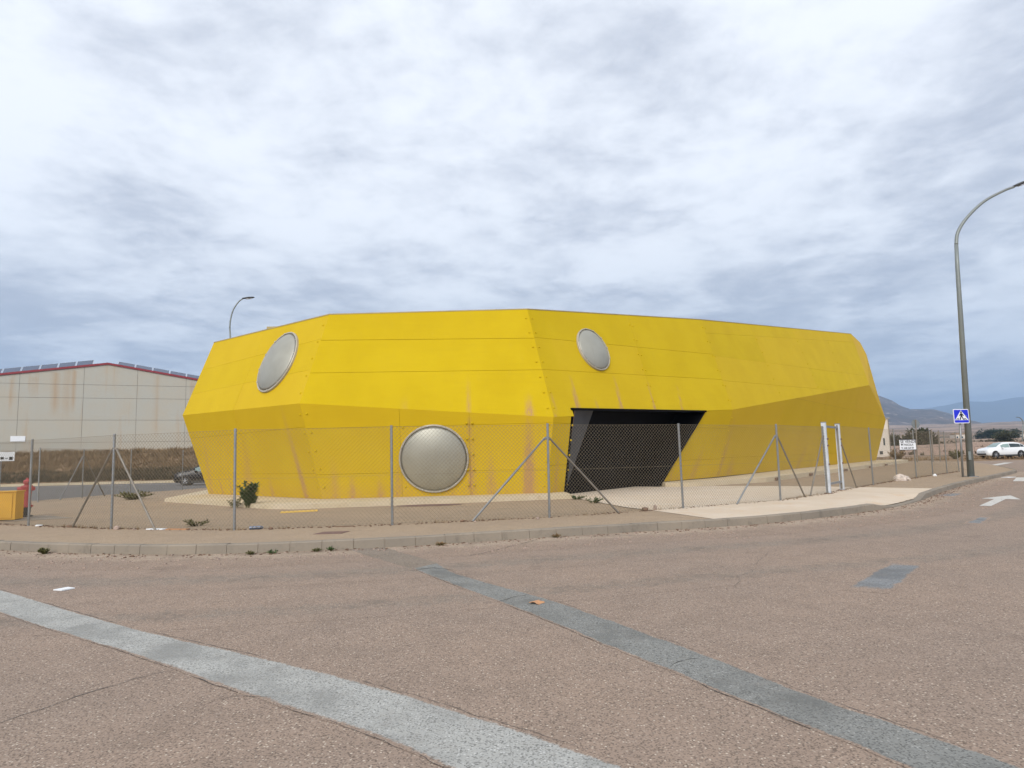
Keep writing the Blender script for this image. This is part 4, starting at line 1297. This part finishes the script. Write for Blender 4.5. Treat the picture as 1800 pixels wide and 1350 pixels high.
# small rendered hut at the far end of the site
e = thing('utility_hut', 'small pale rendered hut beyond the far end of the pavilion', 'hut', (49, 90, 0))
mb = MB(); mb.box((48.2, 92, 2.7), (4.9, 4, 5.6)); w = mb.build('wall', 'hut_render', e)
mb = MB(); mb.box((48.2, 92, 5.56), (5.2, 4.3, .14)); mb.build('roof', 'roof_sheet', e)
mb = MB(); mb.box((49.85, 89.985, 2.4), (.2, .06, .95)); mb.build('slit_window', 'car_glass', e)
mb = MB(); mb.box((49.35, 89.985, .95), (.42, .06, .42)); mb.build('vent_grille', 'dark_plastic', e)
mb = MB(); mb.tube([(50.6, 89.93, .2), (50.6, 89.93, 5.4)], .05, 8); mb.build('drain_pipe', 'galvanised_warm', e)

# ------------------------------------------------------------------ cars
def car(name, label, loc, yaw, paint, glass, scale=1.0):
    e = thing(name, label, 'car', loc); e.rotation_euler.z = yaw; e.scale = (scale,) * 3
    ST = [(2.18, .36, .66, .70, .64, .5), (2.11, .26, .80, .86, .80, .66), (1.95, .21, .89, .96, .88, .74), (1.6, .20, .94, 1.03, .91, .78), (1.28, .20, .97, 1.08, .92, .79), (1.08, .20, .98, 1.12, .92, .78),
          (.72, .20, .98, 1.36, .92, .69), (.32, .20, .99, 1.545, .92, .63), (-.25, .20, 1.0, 1.60, .92, .62), (-.9, .20, 1.01, 1.585, .92, .61), (-1.45, .21, 1.03, 1.52, .91, .59), (-1.82, .23, 1.05, 1.36, .90, .63), (-2.06, .27, 1.02, 1.12, .88, .72), (-2.17, .36, .86, .92, .80, .70)]
    def ring(s):
        x, zl, zb, zt, wl, wt = s
        h = [(wl * .86, zl), (wl * .97, zl + .12), (wl, (zl + zb) / 2), (wl * .975, zb), (wt + .02, zb + (zt - zb) * .9), (wt * .86, zt)]
        return [Vector((x, y, z)) for y, z in h] + [Vector((x, -y, z)) for y, z in reversed(h)]
    rg = [ring(s) for s in ST]
    def loc_build(mb, nm, m, parent, smooth=False):
        o = mb.build(nm, m, None, smooth); o.parent = parent; return o
    mb = MB(); n = 12
    for r_ in rg: mb.v += [tuple(p) for p in r_]
    for i in range(len(rg) - 1):
        for k in range(n):
            k2 = (k + 1) % n; mb.f.append((i * n + k, i * n + k2, (i + 1) * n + k2, (i + 1) * n + k))
    mb.f += [tuple(range(n)), tuple((len(rg) - 1) * n + k for k in range(n))]
    body = loc_build(mb, 'body', paint, e, True)
    def side(i, t, sgn, out=.006):
        p = rg[i][3].lerp(rg[i][4], t); return Vector((p.x, (p.y + out) * sgn, p.z))
    for sgn in (-1, 1):
        for a, b, nm in ((6, 8, 'front_window'), (8, 10, 'rear_window'), (10, 11, 'quarter_window')):
            for i in range(a, b):
                pass
            pts = [side(i, .10, sgn) for i in range(a, b + 1)] + [side(i, .86, sgn) for i in range(b, a - 1, -1)]
            c = sum(pts, Vector()) / len(pts); pts = [c + (p - c) * .96 for p in pts]
            mb = MB(); m_ = b - a + 1
            mb.add(pts, [(i, i + 1, 2 * m_ - 2 - i, 2 * m_ - 1 - i) for i in range(m_ - 1)])
            loc_build(mb, nm, glass if nm == 'front_window' else 'car_glass', e)
        for wx in (1.36, -1.36):
            mb = MB(); ax = Matrix.Rotation(R(-90 * sgn), 3, 'X'); mb.lathe([(.395, -.02), (.395, .012)], (wx, sgn * .905, .36), 24, ax); loc_build(mb, 'wheel_arch', 'tyre', e)
            mb = MB(); mb.lathe([(.20, -.2), (.33, -.2), (.345, -.16), (.345, -.02), (.32, .02), (.22, .025)], (wx, sgn * .90, .345), 24, ax); wh = loc_build(mb, 'wheel', 'tyre', e)
            mb = MB(); mb.lathe([(.215, .0), (.215, .028), (.17, .02), (.05, .03), (.04, .036)], (wx, sgn * .90, .345), 20, ax); loc_build(mb, 'rim', 'rim', wh)
            for k in range(5):
                a = 2 * math.pi * k / 5 + .3
                mb = MB(); mb.box(Vector((wx, sgn * .931, .345)) + Vector((math.cos(a), 0, math.sin(a))) * .11, (.20, .012, .03), Matrix.Rotation(-a, 3, 'Y')); loc_build(mb, 'spoke', 'alu', wh)
        mb = MB(); mb.add([Vector((2.125, sgn * .50, .70)), Vector((1.62, sgn * .875, .86)), Vector((1.66, sgn * .885, .75)), Vector((2.14, sgn * .62, .62))], [(0, 1, 2, 3)])
        mb.v = [tuple(Vector(v) + Vector((.03, sgn * .025, .01))) for v in mb.v]; loc_build(mb, 'headlight', 'headlight', e)
        mb = MB(); mb.box((-2.06, sgn * .74, .93), (.16, .2, .14)); loc_build(mb, 'tail_light', 'tail_red', e)
        mb = MB(); mb.box((.62, sgn * 1.0, 1.03), (.16, .18, .12)); loc_build(mb, 'mirror', paint, e)
        mb = MB(); mb.box((0, sgn * .885, .24), (1.95, .09, .16)); loc_build(mb, 'sill', 'dark_plastic', e)
        mb = MB(); mb.box((.25, sgn * .914, .86), (.16, .012, .03)); loc_build(mb, 'door_handle', 'alu' if paint == 'car_white' else paint, e)
    mb = MB(); q = []
    for i in (5, 6, 7):
        for s in (1, -1): p = rg[i][5]; q.append(Vector((p.x + .01, s * p.y * .97, p.z + .012)))
    mb.add(q, [(0, 1, 3, 2), (2, 3, 5, 4)]); loc_build(mb, 'windscreen', glass, e)
    mb = MB(); q = []
    for i in (10, 11, 12):
        for s in (1, -1): p = rg[i][5]; q.append(Vector((p.x - .01, s * p.y * .95, p.z + .012)))
    mb.add(q, [(0, 1, 3, 2), (2, 3, 5, 4)]); loc_build(mb, 'rear_screen', 'car_glass', e)
    mb = MB(); mb.box((2.17, 0, .42), (.10, 1.2, .16)); loc_build(mb, 'lower_grille', 'dark_plastic', e)
    mb = MB(); mb.box((2.20, 0, .50), (.03, .52, .11)); loc_build(mb, 'number_plate', 'sign_white', e)
    mb = MB(); mb.box((2.15, 0, .64), (.06, .9, .07)); loc_build(mb, 'grille', 'dark_plastic', e)
    return e


car('parked_car', 'black car with pale headlights half hidden by the yellow pavilion', (-23.45, 51.2, .01), R(196), 'car_black', 'car_glass_light')
car('parked_car', 'white hatchback on the verge beyond the pedestrian crossing sign', (50.2, 69.0, .24), R(183), 'car_white', 'car_glass_light', .98)

# ------------------------------------------------------------------ plants
def leaf(mb, p, d, L, w):
    d = d.normalized(); s = d.cross(Vector((random.uniform(-.3, .3), random.uniform(-.3, .3), 1))).normalized() * w
    b = d * L; up_ = s.cross(d).normalized() * L * .12
    mb.add([p, p + b * .5 + s + up_, p + b, p + b * .5 - s + up_], [(0, 1, 2), (0, 2, 3)])


def weed(label, loc, h, spread, stems, m, leafL=.07, name='weed', cat='weed', group=None, dens=16):
    e = thing(name, label, cat, loc, group)
    st = MB(); lf = MB(); b = Vector(loc)
    for k in range(stems):
        a = random.uniform(0, 6.28); r = random.uniform(0, spread * .3)
        base = b + Vector((math.cos(a) * r, math.sin(a) * r, 0))
        tip = b + Vector((math.cos(a) * spread * random.uniform(.3, 1), math.sin(a) * spread * random.uniform(.3, 1), h * random.uniform(.35, 1)))
        midp = base.lerp(tip, .5) + Vector((0, 0, h * .08))
        st.tube([base, midp, tip], [.006 + h * .006, .004 + h * .003, .002], 4)
        for i in range(dens):
            t = .12 + .88 * i / dens
            p = base.lerp(midp, t * 2) if t < .5 else midp.lerp(tip, t * 2 - 1)
            d = Vector((random.gauss(0, 1), random.gauss(0, 1), random.uniform(.1, 1.1)))
            leaf(lf, p, d, leafL * random.uniform(.6, 1.3), leafL * .22)
    st.build('stems', 'weed_olive', e); lf.build('leaves', m, e)
    return e


weed('leafy green shrub sprouting at the edge of the plinth behind a fence post', (-7.95, 20.2, .13), .78, .36, 28, 'weed_green', .13, 'shrub', 'shrub', dens=34)
weed('low yellowing growth at the foot of the green shrub', (-8.45, 20.25, .13), .28, .32, 14, 'weed_olive', .07, dens=14)
weed('flat olive weed clump on the lot in front of the far fence', (-15.5, 27.3, .13), .32, .85, 34, 'weed_olive', .12, dens=16)
weed('small green weed inside the fence near the braced post', (-6.85, 14.5, .13), .14, .32, 18, 'weed_olive', .06)
weed('low weed by the concrete drive beside the entrance', (1.85, 20.2, .13), .13, .36, 16, 'weed_green', .06)
weed('dark green weed at the edge of the concrete drive', (2.16, 18.5, .13), .14, .34, 16, 'weed_green', .06)
weed('green weed growing in the gutter under the kerb by the hydrant end', (-7.92, 11.42, .0), .10, .12, 12, 'weed_olive', .05)
for i, (x, y) in enumerate(((-4.15, 10.70), (-3.85, 10.74), (-3.2, 10.86), (-2.98, 10.9))):
    weed('small weed in the gutter where the trench meets the kerb', (x, y, 0), .05, .12, 9, 'weed_green' if i % 2 else 'weed_olive', .04, group='gutter weeds at the trench', dens=10)
for i, (x, y) in enumerate(((-1.25, 11.25), (0.72, 11.95))):
    weed('dry brown tuft in the gutter below the kerbstones', (x, y, 0), .04, .11, 9, 'weed_dry', .05, group='dry gutter tufts', dens=8)
weed('green bush in front of the warehouse beside the black car', (-23.8, 63.5, .8), 1.9, 1.5, 40, 'weed_olive', .35, 'bush', 'bush', dens=22)
weed('tumbled dry bush behind the for sale board', (41.2, 72, .2), 1.2, 1.1, 40, 'weed_dry', .28, 'bush', 'bush', dens=16)
weed('round straw coloured bush in front of the white car', (52.2, 66.9, .2), .55, 1.5, 60, 'weed_dry', .22, 'bush', 'bush', dens=20)
weed('low green bush at the nose of the white car', (45.8, 69.5, .2), .9, .9, 40, 'weed_olive', .22, 'bush', 'bush', dens=16)


def grass(name, label, m, n, area, hh, fz, w=.05, gate=-.15):
    mb = MB()
    for k in range(n):
        x = random.uniform(area[0], area[1]); y = random.uniform(area[2], area[3])
        if noise.noise(Vector((x * .22, y * .3, hh))) < gate: continue
        z = fz(x, y); h = hh * random.uniform(.4, 1.2) * (.75 + .5 * noise.noise(Vector((x * .4, y * .4, 2))))
        for i in range(5):
            a = random.uniform(0, 6.28); d = Vector((math.cos(a), math.sin(a), 0)); p = Vector((x, y, z)) + d * random.uniform(0, .12)
            t = p + d * h * random.uniform(.15, .7) + Vector((0, 0, h * random.uniform(.5, 1)))
            s = Vector((-d.y, d.x, 0)) * w
            mb.add([p - s, p + s, t], [(0, 1, 2)])
    o = mb.build(name, m); o['kind'] = 'stuff'; o['label'] = label; o['category'] = 'grass'
    return o


def bank_z(x, y):
    t = (y - 61.6) / 24
    z = .12 + 3.0 * min(1, max(0, t) / .45) ** .8
    if x > -25: z = z * max(0, 1 - (x + 25) / 25) - .3 * min(1, (x + 25) / 25)
    return z - .05


grass('dry_grass', 'dry brown grass covering the bank below the warehouse', 'grass_dry', 11000, (-66, -16, 62.5, 74), .8, bank_z, .05, gate=-.9)
grass('dry_grass', 'dark low scrub along the foot of the bank by the far road', 'grass_dark', 5200, (-66, -18, 61.9, 64.2), .8, bank_z, .05, gate=-.6)
grass('dry_grass', 'straw grass on the verge beyond the lot', 'grass_dry', 2600, (34, 66, 67.2, 88), .45, lambda x, y: .18, .05)
grass('dry_grass', 'dark scrub scattered on the rough land behind the hut', 'grass_dark', 5600, (40, 230, 90, 300), 1.2, lambda x, y: plain_z(x, y) - .1, .22)


# pine trees on the plain
def pine(loc, h, r, label, name='pine_tree', group='pines on the plain'):
    e = thing(name, label, 'tree', loc, group)
    mb = MB(); b = Vector(loc)
    mb.tube([b - Vector((0, 0, .5)), b + Vector((.2, 0, h * .5)), b + Vector((.1, .1, h * .85))], [.32, .22, .08], 7)
    for k in range(6):
        a = k * 1.05; mb.tube([b + Vector((.15, 0, h * (.35 + .07 * k))), b + Vector((math.cos(a) * r * .7, math.sin(a) * r * .7, h * (.5 + .06 * k)))], [.1, .03], 5)
    mb.build('trunk', 'bark', e)
    mb = MB()
    cl = [(b + Vector((random.uniform(-r, r) * .7, random.uniform(-r, r) * .7, h * random.uniform(.28, .88))), random.uniform(.35, .6) * r) for _ in range(12)]
    for c, cr in cl:
        for k in range(110):
            d = Vector((random.gauss(0, 1), random.gauss(0, 1), random.gauss(0, .75))).normalized()
            p = c + d * cr * random.uniform(.55, 1)
            leaf(mb, p, d + Vector((0, 0, .2)), random.uniform(.5, .9), .16)
    mb.build('crown', 'pine_green' if group else 'scrub_green', e)


pine_spots = [(294.5, 420, 5.0, 3.6, ''), (298, 424, 6.2, 4.2, ''), (301.5, 418, 6.8, 4.4, ''), (305, 425, 6.6, 4.4, ''), (308.5, 421, 6.0, 4.2, ''), (312, 426, 5.6, 4.0, ''), (316, 422, 5.4, 4.0, ''), (320, 428, 5.0, 3.8, '')]
for x, y, h, r, _ in pine_spots:
    pine((x, y, plain_z(x, y) - .3), h, r, 'dark green pine in the clump on the plain beyond the white car')
for x, y, h, r, lb in ((91.5, 150, 4.6, 2.6, 'dark bushy tree standing behind the octagonal sign'), (95.5, 154, 3.2, 2.6, 'lower dark tree leaning against the bushy tree behind the octagonal sign'),
                       (97, 168, 2.9, 2.8, 'low dark tree seen over the for sale board'), (102, 171, 2.6, 2.8, 'low spreading tree next to the one over the for sale board'), (92.5, 166, 2.6, 2.6, 'small dark tree just past the pale hut'), (150, 205, 2.6, 3.0, 'low dark scrub tree beside the tall lamp post')):
    pine((x, y, plain_z(x, y) - .3), h, r, lb, 'scrub_tree', None)
for x, y, s in ((372, 560, 9), (388, 575, 8), (352, 590, 7), (410, 540, 10)):
    z = plain_z(x, y)
    e = thing('farm_house', 'tiny pale house on the plain near the pines', 'house', (x, y, z), 'houses on the plain')
    mb = MB(); mb.box((x, y, z + s * .22), (s, s * .7, s * .55)); mb.build('wall', 'hut_render', e)
    mb = MB(); mb.add([(x - s * .52, y - s * .38, z + s * .495), (x + s * .52, y - s * .38, z + s * .495), (x + s * .52, y + s * .38, z + s * .495), (x - s * .52, y + s * .38, z + s * .495), (x - s * .52, y, z + s * .66), (x + s * .52, y, z + s * .66)], [(0, 1, 5, 4), (2, 3, 4, 5), (0, 4, 3), (1, 2, 5)]); mb.build('roof', 'soil', e)
    for k in (-.25, .2):
        mb = MB(); mb.box((x + s * k, y - s * .355, z + s * .25), (s * .14, .1, s * .16)); mb.build('window', 'car_glass', e)

# ------------------------------------------------------------------ rocks and litter
def rock(name, label, loc, r, m='rock', sq=(1, 1, .7), cat='rock', group=None):
    bm = bmesh.new(); bmesh.ops.create_icosphere(bm, subdivisions=2, radius=1)
    sd_ = random.uniform(0, 99)
    for v in bm.verts:
        k = 1 + .35 * noise.noise(v.co * 1.3 + Vector((sd_, 0, 0))) + .15 * noise.noise(v.co * 3 + Vector((0, sd_, 0)))
        v.co = Vector((v.co.x * sq[0], v.co.y * sq[1], v.co.z * sq[2])) * k * r
    me = bpy.data.meshes.new(name); bm.to_mesh(me); bm.free(); me.materials.append(MATS[m])
    o = bpy.data.objects.new(name, me); COL.objects.link(o); o.location = (loc[0], loc[1], loc[2] + r * sq[2] * .6)
    return tag(o, label, cat, group)


rock('rock', 'pinkish rubble rock at the foot of the fence post by the for sale board', (15.3, 26.7, .13), .24, 'rock_pale', sq=(1.1, .8, .7))
rock('rock', 'smaller rock leaning on the rubble rock by the for sale board', (15.62, 26.86, .13), .17, 'rock_pale')
rock('stone', 'white stone on the pavement near the crossing sign post', (18.8, 30.1, .14), .09, 'paper')
rock('stone', 'brown stone at the foot of the braced post next to the hydrant', (-8.28, 14.05, .14), .07)
rock('stone', 'dark lump at the foot of the leaning brace next to the hydrant', (-9.75, 14.85, .14), .06, 'rusty_metal', (1.8, 1, .6))
rock('stone', 'small dark stone on the concrete drive by the fence', (2.95, 15.35, .15), .075, 'rusty_metal')
rock('stone', 'small tan stone on the concrete drive by the fence', (3.22, 15.55, .15), .06, 'rock', (.7, .7, 1.2))
rock('stone', 'white chip beside the fence post nearest the hydrant', (-10.85, 15.4, .14), .05, 'paper', (1.6, 1, .5))
for k in range(9):
    t = random.uniform(0, 1); i = random.choice([4, 5, 5, 6, 6, 12, 13, 14])
    p = Vector(FENCE[i]).lerp(Vector(FENCE[i + 1]), t)
    rock('pebble', 'loose pebble lying along the bottom of the fence', (p.x + random.uniform(-.05, .15), p.y - random.uniform(.02, .2), .14), random.uniform(.02, .045), random.choice(['rock', 'rusty_metal']), cat='pebble', group='pebbles along the fence')


def flat(name, label, pts, z, th, m, cat):
    mb = MB(); mb.prism([(x, y, z) for x, y in pts], (0, 0, th)); return tag(mb.build(name, m), label, cat)


flat('paper_sheet', 'white paper sheet lying on the asphalt', [(-5.41, 7.97), (-5.28, 7.92), (-5.21, 8.05), (-5.34, 8.12)], .004, .012, 'paper', 'paper')
mb = MB(); q = [(.18 + .065 * math.cos(a) * (1 + .35 * math.cos(5 * a)), 6.64 + .06 * math.sin(a) * (1 + .35 * math.cos(5 * a)), .012 + .012 * math.sin(2 * a)) for a in [k * 6.283 / 30 for k in range(30)]]
mb.add(q + [(.18, 6.64, .03)], [(i, (i + 1) % 30, 30) for i in range(30)]); tag(mb.build('fallen_leaf', 'leaf_orange'), 'orange brown fallen leaf on the dark trench patch', 'leaf')
flat('plank', 'short yellow plank lying on the lot behind the fence', [(-6.1, 17.55), (-5.25, 17.95), (-5.32, 18.15), (-6.17, 17.75)], .134, .035, 'plank_yellow', 'plank')
flat('manhole_cover', 'rust brown square cover set in the pavement', [(-3.62, 12.12), (-3.12, 12.12), (-3.06, 12.5), (-3.54, 12.5)], .1405, .006, 'manhole', 'manhole cover')
mb = MB(); mb.tube([(-5.22, 13.28, .175), (-5.02, 13.33, .175), (-4.97, 13.34, .17)], [.035, .035, .015], 8); tag(mb.build('bottle', 'solar_glass'), 'crushed plastic bottle beside a fence post', 'bottle')
flat('paper_scrap', 'flattened white wrapper under the pale brace next to the hydrant', [(-7.55, 13.82), (-7.15, 13.7), (-7.1, 13.8), (-7.5, 13.92)], .141, .02, 'paper', 'litter')
flat('cardboard_scrap', 'strip of brown cardboard beside the white wrapper at the fence', [(-7.08, 13.68), (-6.6, 13.55), (-6.57, 13.65), (-7.05, 13.78)], .141, .02, 'leaf_orange', 'litter')
flat('metal_scrap', 'thin dark metal strip at the base of the fence before the plank', [(-3.55, 13.36), (-3.2, 13.42), (-3.21, 13.47), (-3.56, 13.41)], .141, .015, 'rusty_metal', 'litter')
flat('paper_scrap', 'white scrap on the road near the painted crosswalk', [(22.0, 30.0), (22.5, 30.2), (22.4, 30.5), (21.9, 30.3)], .004, .015, 'paper', 'litter')
def grit(name, label, line, lo, hi_, n, m, z):
    mb = MB()
    for k in range(n):
        i = random.randrange(len(line) - 1); p = line[i].lerp(line[i + 1], random.random())
        t = (line[i + 1] - line[i]).normalized(); nn = Vector((-t.y, t.x))
        q = p + nn * random.triangular(lo, hi_, hi_ if abs(hi_) < abs(lo) else lo)
        r = random.uniform(.006, .022); a = random.uniform(0, 3)
        mb.box((q.x, q.y, z + r * .3), (r * 2, r, r * .8), Matrix.Rotation(a, 3, 'Z'))
    o = mb.build(name, m); o['kind'] = 'stuff'; o['label'] = label; o['category'] = 'grit'


gl = [p for p in kl if -12 < p.x < 20]
grit('loose_grit', 'loose dark grit gathered in the gutter below the kerb', gl, -.02, -.45, 800, 'rusty_metal', 0)
grit('loose_grit', 'pale loose grit scattered on the road along the kerb', gl, -.05, -1.8, 1500, 'rock', 0)
fl = [Vector(p) for p in FENCE[2:]]
grit('loose_grit', 'dark grit and leaf scraps along the foot of the fence', fl, -.18, .12, 1400, 'rusty_metal', .142)
mb = MB()
for k in range(420):
    i = random.randrange(len(fl) - 1); p = fl[i].lerp(fl[i + 1], random.random())
    if noise.noise(Vector((p.x * .8, p.y * .8, 1))) < .05: continue
    for j in range(6):
        a = random.uniform(0, 6.28); d = Vector((math.cos(a), math.sin(a), 0)); b_ = Vector((p.x, p.y, .135)) + d * random.uniform(0, .05)
        h = random.uniform(.03, .11); s_ = Vector((-d.y, d.x, 0)) * .004
        mb.add([b_ - s_, b_ + s_, b_ + d * h * .5 + Vector((0, 0, h))], [(0, 1, 2)])
o = mb.build('dry_grass', 'weed_dry'); o['kind'] = 'stuff'; o['label'] = 'thin dry grass tufts along the foot of the fence'; o['category'] = 'grass'
# rusty reinforcing bars sticking up beyond the lot
for k, (x, y) in enumerate(((38.4, 61.5), (39.3, 61.9))):
    mb = MB(); mb.tube([(x, y, .05), (x + .1, y, 3.0)], .06, 6); tag(mb.build('marker_post', 'galvanised_warm'), 'thin marker post beyond the fence next to the octagonal sign', 'post', 'marker posts by the octagonal sign')
# low stone walls and dark hedge on the rough land
rubble = MB()
for k in range(900):
    x = random.uniform(52, 170); y = 105 + (x - 52) * random.uniform(.1, .9) + random.uniform(-4, 4)
    r = random.uniform(.15, .7); z = plain_z(x, y)
    rubble.box((x, y, z + r * .2), (r * 1.6, r, r * .8), Matrix.Rotation(random.uniform(0, 3), 3, 'Z') @ Matrix.Rotation(random.uniform(-.5, .5), 3, 'X'))
o = rubble.build('rubble', 'rock'); o['kind'] = 'stuff'; o['label'] = 'loose rubble and stones on the rough land behind the white car'; o['category'] = 'rubble'
for (x0, y0, x1, y1, h) in ((58, 96, 92, 104, 1.0), (66, 128, 120, 150, 1.4)):
    a, b = Vector((x0, y0, 0)), Vector((x1, y1, 0)); d = (b - a).normalized(); n = int((b - a).length / .9)
    w = thing('stone_wall', 'low dry stone wall on the rough land behind the fence' if h < 1.2 else 'longer dry stone wall farther out towards the plain', 'wall', (x0, y0, plain_z(x0, y0)))
    mb = MB()
    for i in range(n):
        p = a + d * i * .9; z = plain_z(p.x, p.y)
        for j in range(3):
            mb.box((p.x + random.uniform(-.1, .1), p.y, z + h * (j + .4) / 3), (random.uniform(.7, 1.0), .6, h / 3 * random.uniform(.8, 1.05)), Matrix.Rotation(random.uniform(-.15, .15), 3, 'Z'))
    o = mb.build('stones', 'rock', w); o['kind'] = 'stuff'

# ------------------------------------------------------------------ haze
m = bpy.data.materials.new('haze_air'); m.use_nodes = True
nt = NT(m.node_tree)
for n in list(nt.n): nt.n.remove(n)
vol = nt.node('ShaderNodeVolumePrincipled', inp={'Color': (.46, .67, 1.0, 1), 'Density': .00016, 'Anisotropy': .0})
nt.node('ShaderNodeOutputMaterial', inp={'Volume': vol.outputs[0]})
MATS['haze_air'] = m
mb = MB(); mb.box((0, 12000, 395), (64000, 30000, 800))
hz = mb.build('haze', 'haze_air'); hz['kind'] = 'stuff'; hz['label'] = 'thin blue haze over the plain'; hz['category'] = 'haze'
